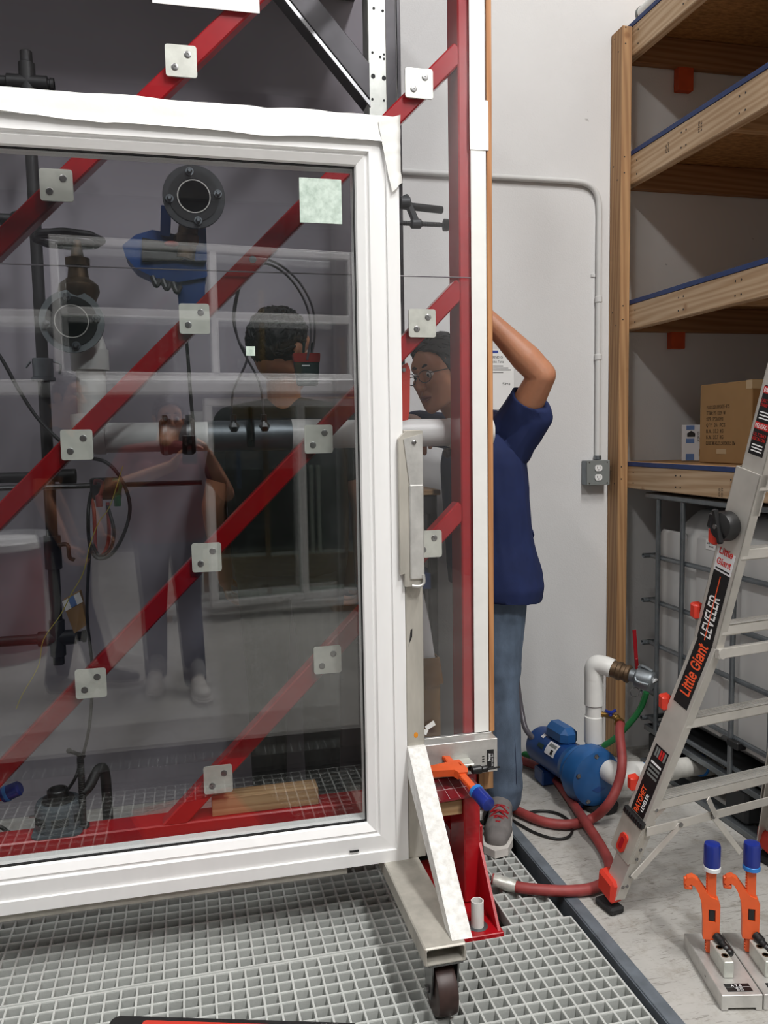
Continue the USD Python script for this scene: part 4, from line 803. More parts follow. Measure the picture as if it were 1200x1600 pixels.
ho = thing('red_hose', 'thick dull red hose coiling from the pump tap to the red frame across the floor', 'hose', (1.3, 2.4, 0))
t_end = V(rx+.075, ry-.062, tpz-.026)
pa = [t_end, P(968, 1145, y=2.60), P(972, 1190, y=2.52), P(966, 1225, y=2.50), P(950, 1257, y=2.49), floorpt(925, 1279), floorpt(890, 1288), floorpt(850, 1284), floorpt(815, 1270), floorpt(790, 1256)]
obj('hose', tube(pa, .0165, 14), 'hose_red', ho)
pb = [floorpt(788, 1178), floorpt(815, 1188), floorpt(858, 1208), floorpt(890, 1248), floorpt(915, 1285, .04), floorpt(938, 1320, .022), floorpt(952, 1350), floorpt(948, 1375), floorpt(925, 1388), floorpt(890, 1392), floorpt(855, 1391), floorpt(815, 1387), floorpt(790, 1380), floorpt(768, 1373, .03)]
obj('hose', tube(pb, .0165, 14), 'hose_red', ho)
w0, w1 = floorpt(806, 1385), floorpt(772, 1375, .028)
obj('tape_wrap', warp(tube([w0, (w0+w1)/2, w1], np.array([.018, .020, .0185]), 18, 6), .002, 60, 4), 'alu_bright', ho, 'crinkled silver tape wrap')
obj('hose_clamp', lathe([(.019, 0), (.019, .012)], pa[0]+V(-.003, .002, .004), pa[1]-pa[0], 14), 'brass', ho)
gp = [P(1010, 1082, y=2.94), P(1000, 1108, y=2.96), P(982, 1132, y=2.98), P(955, 1158, y=3.0), P(925, 1172, y=3.04), floorpt(890, 1182), floorpt(850, 1184), floorpt(812, 1176)]
single('green_hose', tube(gp, .0125, 12), 'hose_green', 'green hose running low along the back wall behind the pump', 'hose', smooth=60)
single('floor_cable', tube([floorpt(770, 1262, .006), floorpt(805, 1284, .006), floorpt(838, 1302, .006), floorpt(872, 1311, .006), floorpt(891, 1305, .006), floorpt(893, 1288, .006), floorpt(874, 1272, .007), floorpt(845, 1267, .007), floorpt(812, 1272, .012)], .0048, 8), 'cable_black', 'thin black cable looped on the concrete by the shoe', 'cable', smooth=60)
single('pump_conduit', tube([mb+V(-.005, -.055, .02), mb+V(-.035, -.08, .03), P(822, 1140, y=3.0), P(815, 1112, y=3.05), P(810, 1080, y=3.08), P(806, 1040, y=3.09)], .0115, 12), 'grey_tube', 'grey flexible conduit rising from the back of the pump', 'conduit', smooth=60)

# ================================================================ ladder
R_, N_ = V(.985, .17, 0), V(.17, -.985, 0); R_ = unit(R_); N_ = unit(N_)
LK, LM, LZ, LF = .285, .18, .81, V(1.1195, 2.027, 0)
def lc_(z): return LF+R_*LM*min(z, LZ)+N_*LK*z+V(0, 0, z)
ld = thing('folding_ladder', 'aluminium folding ladder with levelling feet and orange locks standing in front of the shelving', 'ladder', tuple(LF))
def rail(z0, z1, W, side, off=0., fl=.028, th=.0032, m='ladder_alu', nm='rail', wall=True):
    a, b = lc_(z0)+R_*off, lc_(z1)+R_*off
    if side < 0:                                     # the far rail mirrors the near one
        a = a+R_*(.66-2*LM*min(z0, LZ)); b = b+R_*(.66-2*LM*min(z1, LZ))
    d = unit(b-a); npp = unit(N_-(N_ @ d)*d); s = R_*side
    ms = [bar(a-npp*W/2+s*th/2, b-npp*W/2+s*th/2, th, W, npp, .0008)]
    for k in (0, W): ms.append(bar(a-npp*(k-(th/2 if k else -th/2)*0)+s*fl/2+npp*(th/2 if k else -th/2), b-npp*k+s*fl/2+npp*(th/2 if k else -th/2), fl, th, npp, .0008))
    return ms
for side in (1, -1):
    obj('rail', rail(.20, .8105, .078, side)+rail(.81, 1.262, .078, side), 'ladder_alu', ld)
    obj('inner_rail', rail(1.16, 2.05, .066, side, off=.005*side), 'ladder_alu', ld)
    obj('leveler_leg', rail(.045, .30, .060, side, off=.004*side, fl=.034), 'ladder_alu', ld)
    if side == 1: obj('leveler_sleeve', rail(.165, .285, .084, side, off=-.004, fl=.03), 'alu_old', ld)
dl = unit(lc_(.7)-lc_(.1)); nl = unit(N_-(N_ @ dl)*dl); du = unit(lc_(1.2)-lc_(.9)); nu = unit(N_-(N_ @ du)*du)
def boot(base):
    sl = base-nl*.03
    o = base-nl*.030+R_*.018; b1_ = place(cbox(-.021, .022, -.036, .036, 0, .056, .008), o+V(0, 0, .020), R_, nl*1.0, V(0, 0, 1)*.96+dl*.2)
    return b1_, place(cbox(-.024, .025, -.039, .039, 0, .022, .006), o*V(1, 1, 0)+V(0, 0, .001), R_, N_, V(0, 0, 1))
b1_, b2_ = boot(lc_(.012)); obj('boot', b1_, 'red_plastic', ld, 'red plastic foot boot'); obj('boot_sole', b2_, 'black_rubber', ld)
b1_, b2_ = boot(lc_(.012)+R_*.62); obj('boot', b1_, 'red_plastic', ld); obj('boot_sole', b2_, 'black_rubber', ld)
wl = lambda z, back, out=.0012: lc_(z)-nl*back-R_*out    # a point on the near rail's outer web
wu = lambda z, back, out=.0012: lc_(z)-nu*back-R_*out
obj('release_button', place(prism(rrect(.055, .030, .010), V(0, 0, 0), V(1, 0, 0), V(0, 1, 0), .008), wl(.205, .045, .002), dl, -nl, -R_), 'red_plastic', ld)
obj('button_recess', place(prism(rrect(.036, .014, .006), V(0, 0, 0), V(1, 0, 0), V(0, 1, 0), .001), wl(.205, .045, .0101), dl, -nl, -R_), 'red_handle', ld)
obj('sleeve_cap', place(cbox(-.008, .012, -.043, .043, -.004, .010, .003), wl(.287, .040, .002), dl, -nl, -R_), 'black_plastic', ld)
obj('cap_rib', [place(cbox(-.006, .009, -.034+i*.010, -.030+i*.010, .009, .0115, .0008), wl(.287, .040, .002), dl, -nl, -R_) for i in range(7)], 'gasket', ld)
# stickers
def strip(z0, z1, b0, b1, m, nm, w=wl, out=.0006, lab=None):
    a, b = w(z0, b0, out), w(z1, b0, out); n_ = nl if w is wl else nu; d = unit(b-a)
    return obj(nm, prism([(0, 0), (np.linalg.norm(b-a), 0), (np.linalg.norm(b-a), b1-b0), (0, b1-b0)], a, d, -n_, .0005), m, ld, lab, smooth=False)
strip(.30, .385, .012, .066, 'dark_label', 'sticker'); strip(.385, .50, .012, .066, 'dark_label', 'sticker')
lettering('RATCHET', .017, wl(.302, .038), dl, -nl, 'ink_orange', ld, bold=True, w=.082); lettering('LEVELER', .010, wl(.315, .022), dl, -nl, 'ink_white', ld, bold=True, w=.055)
for i in range(5): strip(.47-.0, .495, .016+i*.009, .0225+i*.009, 'ink_red' if i in (1, 2) else 'outlet_grey', 'sticker_line', out=.0013)
for i in range(4): strip(.412+.012*i, .418+.012*i, .018, .060, 'ink_white' if i == 3 else 'outlet_grey', 'sticker_line', out=.0013)
strip(.63, .8098, .012, .066, 'dark_label', 'sticker'); strip(.8102, 1.00, .012, .066, 'dark_label', 'sticker', wu)
strip(1.0, 1.055, .010, .068, 'white_card', 'sticker', wu)
lettering('Little Giant', .034, wl(.660, .022), dl, -nl, 'ink_orange', ld, bold=True, w=.150); lettering('LEVELER', .033, wu(.822, .024), du, -nu, 'ink_white', ld, bold=True, w=.118)
strip(.815, .99, .038, .041, 'ink_orange', 'sticker_line', wu, .0016)
lettering('Little', .016, wu(1.045, .064), nu, du, 'ink_red', ld, bold=True, w=.046); lettering('Giant', .016, wu(1.018, .064), nu, du, 'ink_red', ld, bold=True, w=.048); strip(1.005, 1.009, .016, .062, 'ink', 'sticker_line', wu, .0012)
wi = lambda z, back, out=.0012: lc_(z)-nu*back-R_*(out-.005)
strip(1.30, 1.46, .012, .056, 'dark_label', 'sticker', wi)
for z in (1.36, 1.442): strip(z, z+.016, .012, .056, 'ink_red', 'sticker_line', wi, .0012)
lettering('DANGER', .010, wi(1.445, .054, .0018), nu, du, 'ink_white', ld, w=.036); lettering('PELIGRO', .010, wi(1.363, .054, .0018), nu, du, 'ink_white', ld, w=.036)
for z, s in ((1.422, 'LAST STEP'), (1.412, 'STAND HERE'), (1.344, 'ULTIMO'), (1.334, 'ESCALON')): lettering(s, .0075, wi(z, .054), nu, du, 'ink_red', ld, w=.038)
for z in (1.398, 1.391, 1.384, 1.322, 1.315, 1.308): strip(z, z+.003, .018, .050, 'ink_white', 'sticker_line', wi, .0012)
qo = wl(.632, .018, .0013)
# rungs
def zat(py):
    lo, hi = .0, 1.5
    for _ in range(40):
        m = (lo+hi)/2; q = CM @ (lc_(m)-V(0, 0, H)); lo, hi = (m, hi) if 800+F*q[1]/q[2] > py else (lo, m)
    return lo
for py, wdt in ((1262, .055), (1133, .045), (987, .045), (868, .040), (760, .040)):
    z = zat(py); c = lc_(z); a = c+R_*.006; d = unit(lc_(z+.05)-lc_(z-.05)); npp = unit(N_-(N_ @ d)*d)
    L_ = .66-2*LM*min(z, LZ)-.012
    rg = obj('rung', place(cbox(0, L_, -wdt, -.001, -.015, .015, .004), a, R_, N_, V(0, 0, 1)), 'ladder_alu', ld)
    obj('tread_ridge', [place(cbox(.02, L_-.02, -wdt+.006+i*.009, -wdt+.010+i*.009, .0145, .0165, .0006), a, R_, N_, V(0, 0, 1)) for i in range(int(wdt/.009))], 'alu', rg)
    if py in (1262, 1133, 987, 868):
        o = c-npp*.078-R_*.002
        obj('lock_tab', place(cbox(-.012, .020, -.020, .004, -.016, .024, .005), o+V(0, 0, .012), R_, npp, V(0, 0, 1)), 'red_plastic', ld, 'orange lock tab')
z = zat(1021); c = lc_(z)
obj('thin_rung', [bar(c+R_*.004+N_*.006, c+R_*(.64-2*LM*min(z, LZ))+N_*.006, .016, .026, (0, 0, 1)), lathe([(.014, 0), (.014, .003)], c+R_*.018+N_*.012, N_, 14)], 'ladder_alu', ld)
za_, zb_, zc_ = zat(1300), zat(1284), zat(1372)
A_, B_ = lc_(za_)+N_*.006+R_*.010, lc_(za_)+N_*.008+R_*.24+V(0, 0, -.004)
obj('cross_brace', bar(A_, A_+R_*.46, .004, .026, (0, 0, 1)), 'ladder_alu', ld)
for m_ in (bar(lc_(zc_)+N_*.010+R_*.022, A_+R_*.115+N_*.005, .004, .018, (0, 0, 1)), bar(lc_(zat(1262))-N_*.01+R_*.05+V(0, 0, -.012), A_+R_*.0-N_*.012+V(0, 0, .01), .004, .018, (0, 0, 1)), bar(lc_(zat(1262))+R_*.20+V(0, 0, -.012), A_+R_*.245+N_*.006, .004, .018, (0, 0, 1)), bar(A_+R_*.235+N_*.006, A_+R_*.34+N_*.01+V(0, 0, -.13), .004, .018, (0, 0, 1))): obj('diagonal_strut', m_, 'ladder_alu', ld)
obj('rivet', [lathe([(.005, 0), (.005, .002), (.002, .004)], lc_(z)+R_*x+N_*.001, N_, 10) for z, x in ((za_, .018), (zc_, .022), (zat(1330), .02), (zat(1345), .02), (.28, .02), (.335, .02), (.09, .01), (.09, .024))]+[lathe([(.007, 0), (.007, .003)], A_+R_*x+N_*.006, N_, 10) for x in (.115, .235)], 'steel', ld)
# lock knob
zk = 1.12; o = wu(zk, .050, .001)
obj('lock_knob', [lathe([(.034, 0), (.038, .006), (.038, .022), (.033, .034), (.018, .040)], o, -R_, 28), place(cbox(-.008, .008, -.044, .044, 0, .014, .004), o-R_*.034, unit(du*.5+nu*.87), unit(du*.87-nu*.5), -R_), place(cbox(-.022, .022, -.014, .014, -.004, .030, .006), o+(-nu)*.036, du, -nu, -R_)], 'black_plastic', ld)
obj('knob_boss', lathe([(.006, 0), (.006, .003)], o-R_*.049, -R_, 12), 'steel', ld)

# ================================================================ bar clamps
def clamp(pa, o, ax, jd, L=.195, ring='white_ring', knob=True, krod=True, straight=False):
    ax, jd = unit(ax), unit(jd); jd = unit(jd-(jd @ ax)*ax); wd_ = np.cross(ax, jd)
    G = lambda m: place(m, o, jd, wd_, ax)           # local: x jaw, y thickness, z along bar
    obj('bar', G(cbox(-.011, .011, -.006, .006, -.035, L, .0015)), 'orange', pa)
    obj('bar_teeth', [G(cbox(.0105, .0135, -.005, .005, z, z+.0035, .0008)) for z in np.arange(-.03, L-.01, .0075)], 'orange', pa)
    ol = Polygon([(-.019, .005), (-.019, .098), (-.014, .110), (.004, .116), (.018, .134), (.034, .156), (.047, .163), (.058, .158), (.064, .147), (.058, .139), (.050, .146), (.040, .142), (.030, .124), (.022, .098), (.019, .060), (.018, .005)]).buffer(.0015)
    if straight: ol = Polygon([(-.024, .022), (-.024, .070), (-.016, .084), (.012, .084), (.018, .068), (.098, .060), (.104, .050), (.098, .040), (.018, .028), (.014, .022)]).buffer(.0015)
    ol = ol.difference(sbox(-.010, .052, .007, .084) if not straight else sbox(-.017, .036, -.012, .052))
    obj('jaw_arm', place(trimesh.creation.extrude_polygon(ol, .022, engine='earcut'), o-wd_*.011*(1 if 1 else 0)+wd_*.0, jd, ax, np.cross(jd, ax)) if np.cross(jd, ax) @ wd_ > 0 else place(trimesh.creation.extrude_polygon(ol, .022, engine='earcut'), o+wd_*.011, jd, ax, np.cross(jd, ax)), 'orange', pa)
    obj('clutch_plate', G(cbox(-.0085, .0055, -.0085, .0085, .053, .083, .001)), 'black_plastic', pa)
    if not straight: obj('swivel_pad', [G(cbox(.046, .066, -.010, .010, .128, .140, .003)), G(cbox(.060, .067, -.006, .006, .136, .158, .002))], 'orange', pa)
    obj('handle_cap', lathe([(.018, L-.002), (.0205, L+.004), (.0205, L+.052), (.0185, L+.059), (.010, L+.061)], o, ax, 32), 'blue_handle', pa)
    obj('handle_ring', lathe([(.017, L-.012), (.0215, L-.010), (.0215, L-.001), (.019, L+.001)], o, ax, 12), ring, pa)
    if knob:
        kd = unit(-jd*.55-wd_*(1 if (wd_ @ V(0, 1, 0)) > 0 else -1)*.75-ax*.35); k0 = o-jd*.006+ax*.020
        kb = obj('tilt_knob', [lathe([(.006, 0), (.011, .003), (.012, .022), (.009, .026), (.009, .036), (.0105, .040), (.008, .050)], k0+kd*.008, kd, 18), sphere(k0+kd*.060, .0105)], 'black_plastic', pa)
        if krod: obj('tommy_bar', [cyl(k0+kd*.060+ax*.004, k0+kd*.060-ax*.052, .0030, 8), sphere(k0+kd*.060-ax*.052, .0045, n=1)], 'black_plastic', kb)
an = math.radians(-13.2); UX, UY = V(math.cos(an), math.sin(an), 0), V(-math.sin(an), math.cos(an), 0); A0 = V(1.181, 1.603, 0)
def stand(i, label, ring):
    o = A0+UX*(.1005*i); t = thing('clamp_stand', label, 'clamp stand', tuple(o), 'orange clamps on aluminium base plates'); G = lambda m: place(m, o, UX, UY, V(0, 0, 1))
    ch = mf(cbox(0, .0975, 0, .245, .0005, .040, .0015)) - mf(pbox(.016, .082, -.1, .5, -.01, .008))
    obj('base', G(tm(ch)), 'alu', t)
    obj('block', G(cbox(.030, .054, .060, .150, .0402, .082, .002)), 'alu_bright', t)
    obj('block_screw', [G(lathe([(.0085, 0), (.0085, .001), (.006, .0012), (.006, -.002)], V(.042, y, .082), (0, 0, 1), 14)) for y in (.085, .118)], 'bronze', t)
    obj('nameplate', G(cbox(.020, .080, .012, .040, .0402, .0410, .0002)), 'dark_label', t)
    lettering('A T S', .006, o+UX*.034+UY*.029+V(0, 0, .0411), UX, UY, 'ink_white', t, bold=True, w=.026); lettering('TESTING', .0045, o+UX*.040+UY*.021+V(0, 0, .0411), UX, UY, 'ink_white', t, w=.020); lettering('S/N 1170', .0035, o+UX*.043+UY*.0145+V(0, 0, .0411), UX, UY, 'ink_white', t, w=.016)
    obj('name_rule', G(pbox(.022, .078, .0272, .0277, .0410, .0412)), 'ink_white', t)
    obj('side_hole', G(cyl((-.0004, .10, .020), (.0004, .10, .020), .003, 10)), 'gasket', t)
    clamp(t, o+UX*.036+UY*.160+V(0, 0, .078), V(0, 0, 1), -UX*.9+UY*.25, ring=ring)
    return t
stand(0, 'orange clamp with white-ringed blue handle on the left aluminium base plate', 'white_ring')
stand(1, 'orange clamp with blue-ringed blue handle on the right aluminium base plate at the photo edge', 'blue_ring')
# the same kind of clamp mounted sideways on the plate under the sheet
hs_ = thing('sheet_holder', 'aluminium holder plate with orange clamp and blue handle supporting the sheet corner', 'holder', (.77, 2.32, .34))
obj('plate', cbox(.640, .886, 2.290, 2.338, .345, .449, .0015), 'alu', hs_)
obj('ledge', cbox(.640, .886, 2.338, 2.3505, .345, .4515, .001), 'alu', hs_)
obj('block', cbox(.742, .795, 2.240, 2.2899, .375, .398, .002), 'alu_bright', hs_)
obj('block_screw', [lathe([(.0085, 0), (.0085, .001), (.006, .0012), (.006, -.002)], (x, 2.240, .386), (0, -1, 0), 14) for x in (.755, .780)], 'bronze', hs_)
obj('nameplate', cbox(.852, .874, 2.2892, 2.2901, .352, .415, .0002), 'dark_label', hs_)
lettering('Dwyer', .0075, (.8625, 2.2890, .380), V(0, 0, 1), V(-1, 0, 0), 'ink_white', hs_, bold=True, w=.024); lettering('TESTING LLC', .004, (.8705, 2.2890, .362), V(0, 0, 1), V(-1, 0, 0), 'ink_white', hs_, w=.04)
obj('rating_print', [pbox(.836, .843, 2.2893, 2.29, .378+.008*i, .381+.008*i) for i in range(3)], 'ink', hs_)
p0_, p1_ = P(700, 1187, y=2.280), P(760, 1254, y=2.07)
clamp(hs_, p0_, p1_-p0_, V(-1, -.25, .10), L=.172, ring='blue_ring', knob=False, straight=True)
k0 = P(742, 1203, y=2.235)
obj('tilt_knob', lathe([(.006, -.012), (.0115, -.008), (.0125, .018), (.009, .022), (.009, .032), (.0105, .036), (.006, .040)], k0, V(1, -.05, .02), 20), 'black_plastic', hs_)
obj('tommy_bar', cyl(k0+V(.028, -.004, 0), k0+V(.075, -.008, .004), .003, 8), 'black_plastic', hs_)
# ================================================================ tool case at the bottom edge
c0, c1 = P(178, 1586, z=.085), P(563, 1598, z=.085); ux = unit((c1-c0)*V(1, 1, 0)); uy = V(ux[1], -ux[0], 0); Lc = np.linalg.norm((c1-c0)[:2])
tc = thing('tool_case', 'black tool case with red lid panel lying on the grating at the bottom edge', 'tool case', tuple((c0+c1)/2*V(1, 1, 0)))
sh_ = sbox(0, 0, Lc, .36).buffer(-.02).buffer(.02)
obj('shell', place(trimesh.creation.extrude_polygon(sh_, .083, engine='earcut'), c0*V(1, 1, 0)+V(0, 0, .001), ux, uy, V(0, 0, 1)), 'black_plastic', tc)
obj('lid_panel', place(trimesh.creation.extrude_polygon(sbox(.075, .016, Lc-.12, .345).buffer(-.008).buffer(.008), .004, engine='earcut'), c0*V(1, 1, 0)+V(0, 0, .0835), ux, uy, V(0, 0, 1)), 'red_plastic', tc)
# ================================================================ people
def hull(*sp):
    return Manifold.batch_hull([Manifold.sphere(r, 20).translate(tuple(map(float, p))) for p, r in sp])
def blob(hulls, res=.016, it=8, trims=()):
    m = Manifold.batch_boolean(hulls, __import__('manifold3d').OpType.Add)
    for n, o in trims: m = m.trim_by_plane(n, o)
    t = tm(m.refine_to_length(res)); trimesh.smoothing.filter_taubin(t, lamb=.5, nu=.52, iterations=it)
    return t
def limb(*sp): return [hull(a, b) for a, b in zip(sp, sp[1:])]
def hand(w, d, nrm, curl=.9, s=1.0, thumb=1):
    """palm and five bent fingers; w wrist, d hand direction, nrm palm side"""
    d = unit(d); nrm = unit(nrm-(nrm @ d)*d); sd = np.cross(d, nrm); out = [hull((w, .024*s), (w+d*.02*s, .026*s))]
    kn = [w+d*(.078-.004*abs(i-1))*s+sd*(i-1.5)*.021*s for i in range(4)]
    out.append(hull((w+d*.02*s+sd*.014*s, .017*s), (w+d*.02*s-sd*.014*s, .017*s), *[(k, .0105*s) for k in kn]))
    for i, L in enumerate((.040, .046, .043, .033)):
        p, a = kn[i], .25; ch = [(p, .0098*s)]
        for q in range(3):
            a += curl*.75; p = p+(d*math.cos(a)+nrm*math.sin(a))*L*s*(1, .7, .55)[q]; ch.append((p, (.0092-.0008*q)*s))
        out += limb(*ch)
    t0_ = w+d*.025*s-sd*.024*s*thumb; t1 = t0_+(d*.6-sd*.7*thumb+nrm*.45)*.038*s; t2 = t1+(d*.8-sd*.1*thumb+nrm*.6)*.030*s
    return out+limb((t0_, .014*s), (t1, .0115*s), (t2, .0095*s))
def head(c, f, up, hair='hair_dark', skin='skin', glasses=False, parent=None, s=1.0, stubble=False):
    """returns the skin hulls; adds eyes, hair, glasses as parts"""
    f = unit(f); l = unit(np.cross(up, f)); u = np.cross(f, l); W = lambda x, y, z: c+(f*x+l*y+u*z)*s
    E = lambda cx, cy, cz, rx, ry, rz: Manifold.sphere(1, 36).transform(np.column_stack([f*rx*s, l*ry*s, u*rz*s, W(cx, cy, cz)]))
    sk = [E(-.012, 0, .030, .094, .074, .088)]
    S = lambda *a: hull(*[(W(x, y, z), r*s) for x, y, z, r in a])
    sk += [S((.066, 0, -.090, .018), (.058, .018, -.086, .018), (.058, -.018, -.086, .018), (.0, .050, -.055, .018), (.0, -.050, -.055, .018), (.046, .038, -.012, .030), (.046, -.038, -.012, .030), (-.03, 0, -.02, .06)),
           S((.050, .030, .042, .030), (.050, -.030, .042, .030), (.040, 0, .078, .034), (-.02, 0, .05, .06)),
           S((.072, .030, .034, .0085), (.079, .008, .030, .0085)), S((.072, -.030, .034, .0085), (.079, -.008, .030, .0085)),
           S((.080, 0, .024, .008), (.103, 0, -.020, .0105), (.082, 0, -.024, .012)), S((.092, .011, -.024, .0078), (.092, -.011, -.024, .0078)),
           S((.056, .040, -.010, .024), (.070, .024, -.018, .014)), S((.056, -.040, -.010, .024), (.070, -.024, -.018, .014)),
           S((.070, .016, -.052, .014), (.070, -.016, -.052, .014), (.076, 0, -.044, .014)), S((.066, 0, -.092, .019), (.078, 0, -.090, .010))]
    for q in (1, -1): sk += [E(-.012, q*.078, -.002, .020, .009, .033), E(-.018, q*.080, .006, .014, .010, .020)]
    if parent is not None:
        for q in (1, -1):
            e = obj('eye', sphere(W(.0700, q*.031, .014), .0125*s, n=2), 'eye_white', parent)
            obj('iris', sphere(W(.0785, q*.031+.001, .012), .0058*s, n=2), 'eye_dark', e)
            obj('eyebrow', tube([W(.078, q*.012, .038), W(.079, q*.028, .044), W(.066, q*.048, .039)], np.array([.004, .0045, .002])*s, 8, 4), hair, parent)
        lip = tube([W(.079, .024, -.056), W(.0870, .010, -.0525), W(.0885, 0, -.0535), W(.0870, -.010, -.0525), W(.079, -.024, -.056)], np.array([.002, .0045, .005, .0045, .002])*s, 8, 5)
        lo = tube([W(.079, .022, -.058), W(.0865, 0, -.0625), W(.079, -.022, -.058)], np.array([.002, .0055, .002])*s, 8, 5)
        obj('lips', [lip, lo], 'lips', parent)
        h = E(-.014, 0, .036, .108, .084, .102)-E(.078, 0, -.03, .075, .12, .098)
        h = h.trim_by_plane(tuple(-f*.55+u*.835), float((-f*.55+u*.835) @ W(.066, 0, .088)))
        h2 = E(-.016, 0, .030, .100, .0790, .094).trim_by_plane(tuple(-f*.93+u*.37), float((-f*.93+u*.37) @ W(.004, 0, -.034)))
        hm = [warp(tm((h+h2).refine_to_length(.008)), .006*s, 70, 5)]; hr = random.Random(3)
        for _ in range(300):                         # short swept locks over the shell
            th, zz_ = hr.uniform(-math.pi, math.pi), hr.uniform(-.5, 1.0); cx = math.sqrt(max(0, 1-zz_*zz_)); q = (cx*math.cos(th), cx*math.sin(th), zz_)
            x_, y_, z_ = -.014+.107*q[0], .083*q[1], .036+.101*q[2]
            lim = .086-.5*(.066-x_)*.0 if x_ > .03 else (.05-(.03-x_)*1.15 if abs(y_) < .2 else 0)
            if z_ < max(lim, -.055): continue
            tx = V(-.6+hr.uniform(-.5, .4), hr.uniform(-.6, .6)+q[1]*.5, -.4+hr.uniform(-.3, .3)); nq = unit(V(q[0]/.107, q[1]/.083, q[2]/.101)); tx = unit(tx-(tx @ nq)*nq); L_ = hr.uniform(.018, .034)
            pts = [V(x_, y_, z_)+tx*L_*k/3+nq*(.004*math.sin(k*1.05)-.003) for k in range(4)]
            hm.append(tube([W(*p) for p in pts], np.array([.0045, .005, .004, .0012])*s, 5, 2))
        obj('hair', hm, hair, parent, smooth=60)
        if glasses:
            g = []
            for q in (1, -1):
                cc = W(.096, q*.033, .010); nx = unit(f+l*q*.18); ly = unit(np.cross(u, nx))
                g.append(tube([cc+(ly*.025*math.cos(t)+u*.0185*math.sin(t))*s for t in np.linspace(0, 2*math.pi, 25)], .0014, 6, 2))
                g += [tube([W(.092, q*.058, .018), W(.06, q*.078, .018), W(-.015, q*.082, .014), W(-.035, q*.082, -.008)], .0019, 6, 4)]
            g.append(tube([W(.098, .009, .014), W(.101, 0, .017), W(.098, -.009, .014)], .0016, 6, 3))
            gl = obj('glasses', g, 'gasket', parent)
    return sk, W
def shoe(t, heel, d, m, sole, L=.285, laces=None):
    d = unit(d*V(1, 1, 0)); s = V(-d[1], d[0], 0); h = V(heel[0], heel[1], 0); z = lambda q: V(0, 0, q)
    up = blob([hull((h+d*.035+z(.055), .036), (h+d*.05+z(.095), .040), (h+d*.12+z(.062), .040)), hull((h+d*.10+z(.058), .038), (h+d*.19+s*.012+z(.045), .034), (h+d*.19-s*.012+z(.045), .034)), hull((h+d*.17+s*.014+z(.042), .033), (h+d*.17-s*.014+z(.042), .033), (h+d*(L-.05)+s*.006+z(.040), .030), (h+d*(L-.05)-s*.006+z(.040), .030))], .010, 5, [((0, 0, 1), .016)])
    sh_ = obj('shoe', up, m, t, smooth=60)
    pl = Polygon([(0, -.030), (.09, -.034), (.20, -.047), (L-.02, -.036), (L+.006, 0), (L-.02, .036), (.20, .047), (.09, .034), (0, .030), (-.012, 0)]).buffer(.006).buffer(-.002)
    obj('sole', place(trimesh.creation.extrude_polygon(pl, .026, engine='earcut'), h+z(.0015), d, s, V(0, 0, 1)), sole, sh_)
    if laces:
        obj('laces', [tube([h+d*(.115+.022*i)+s*.030*(1 if (i+j) % 2 else -1)+z(.090-.008*i), h+d*(.126+.022*i)+z(.105-.009*i), h+d*(.137+.022*i)-s*.030*(1 if (i+j) % 2 else -1)+z(.083-.008*i)], .0032, 6, 4) for i in range(4) for j in range(2)], laces, sh_)
    return sh_
# ---- man in navy shirt, behind the clear sheet
m1 = thing('person', 'person in navy T-shirt, jeans and glasses reaching up behind the clear sheet', 'person', (1.03, 2.68, 0))
hc = P(688, 588, y=2.70)
f1 = unit(V(-.90, -.44, 0)); f1 = unit(f1+V(0, 0, -.20)); sk, W1 = head(hc, f1, unit(V(-.22, .0, 1)), glasses=True, parent=m1, s=1.05)
nb = V(1.015, 2.77, 1.415)
shL, elL = V(1.08, 2.64, 1.375), P(847, 586, y=2.50); wrL = P(756, 492, y=2.56)
shR, elR, wrR = V(1.03, 2.91, 1.37), V(.80, 2.94, 1.405), V(.765, 2.725, 1.392)
arm = limb((shL, .062), (shL*.5+elL*.5, .054), (elL, .045), (elL*.72+wrL*.28, .048), (elL*.3+wrL*.7, .037), (wrL, .029))
armR = limb((shR, .062), (elR, .045), (elR*.7+wrR*.3, .046), (wrR, .029))
hL = hand(wrL, unit(wrL-elL)+V(-.15, 0, .1), V(-.4, -.9, -.2), .8, thumb=-1); hR = hand(wrR, V(-.15, -1, .02), V(0, -.2, -1), .75)
tors = [hull((V(1.015, 2.68, 1.27), .105), (V(1.015, 2.86, 1.27), .105), (V(1.04, 2.7, 1), .115), (V(1.04, 2.85, 1), .115)), hull((V(1.04, 2.7, 1), .115), (V(1.04, 2.85, 1), .115), (V(1.06, 2.7, 0.86), .118), (V(1.06, 2.85, 0.86), .118)), hull((shL, .058), (shR, .058), (V(1.03, 2.77, 1.3), .10)), hull((nb, .058), (hc-f1*.028-V(0, 0, .05), .056), (V(1.03, 2.77, 1.34), .07))]
hipL, hipR = V(1.052, 2.695, 0.86), V(1.06, 2.865, 0.86)
knL, anL, knR, anR = V(1.033, 2.653, 0.47), V(1.046, 2.638, 0.095), V(1.018, 2.863, 0.47), V(1.034, 2.863, 0.095)
legs = lambda g: limb((hipL, .092+g), (hipL*.45+knL*.55, .076+g), (knL, .060+g), (knL*.6+anL*.4, .055+g*1.4), (anL, .040+g*2.2))+limb((hipR, .092+g), (hipR*.45+knR*.55, .076+g), (knR, .060+g), (knR*.6+anR*.4, .055+g*1.4), (anR, .040+g*2.2))
obj('body', blob(sk+arm+armR+hL+hR+tors+legs(0), .0075, 5), 'skin', m1, smooth=60)
pants = blob(legs(.010)+[hull((V(1.06, 2.71, 0.88), .118), (V(1.06, 2.85, 0.88), .118), (V(1.059, 2.72, 0.78), .10), (V(1.059, 2.85, 0.78), .10))], .014, 6, [((0, 0, 1), .055)])
v = np.asarray(pants.vertices).copy(); zz = v[:, 2]
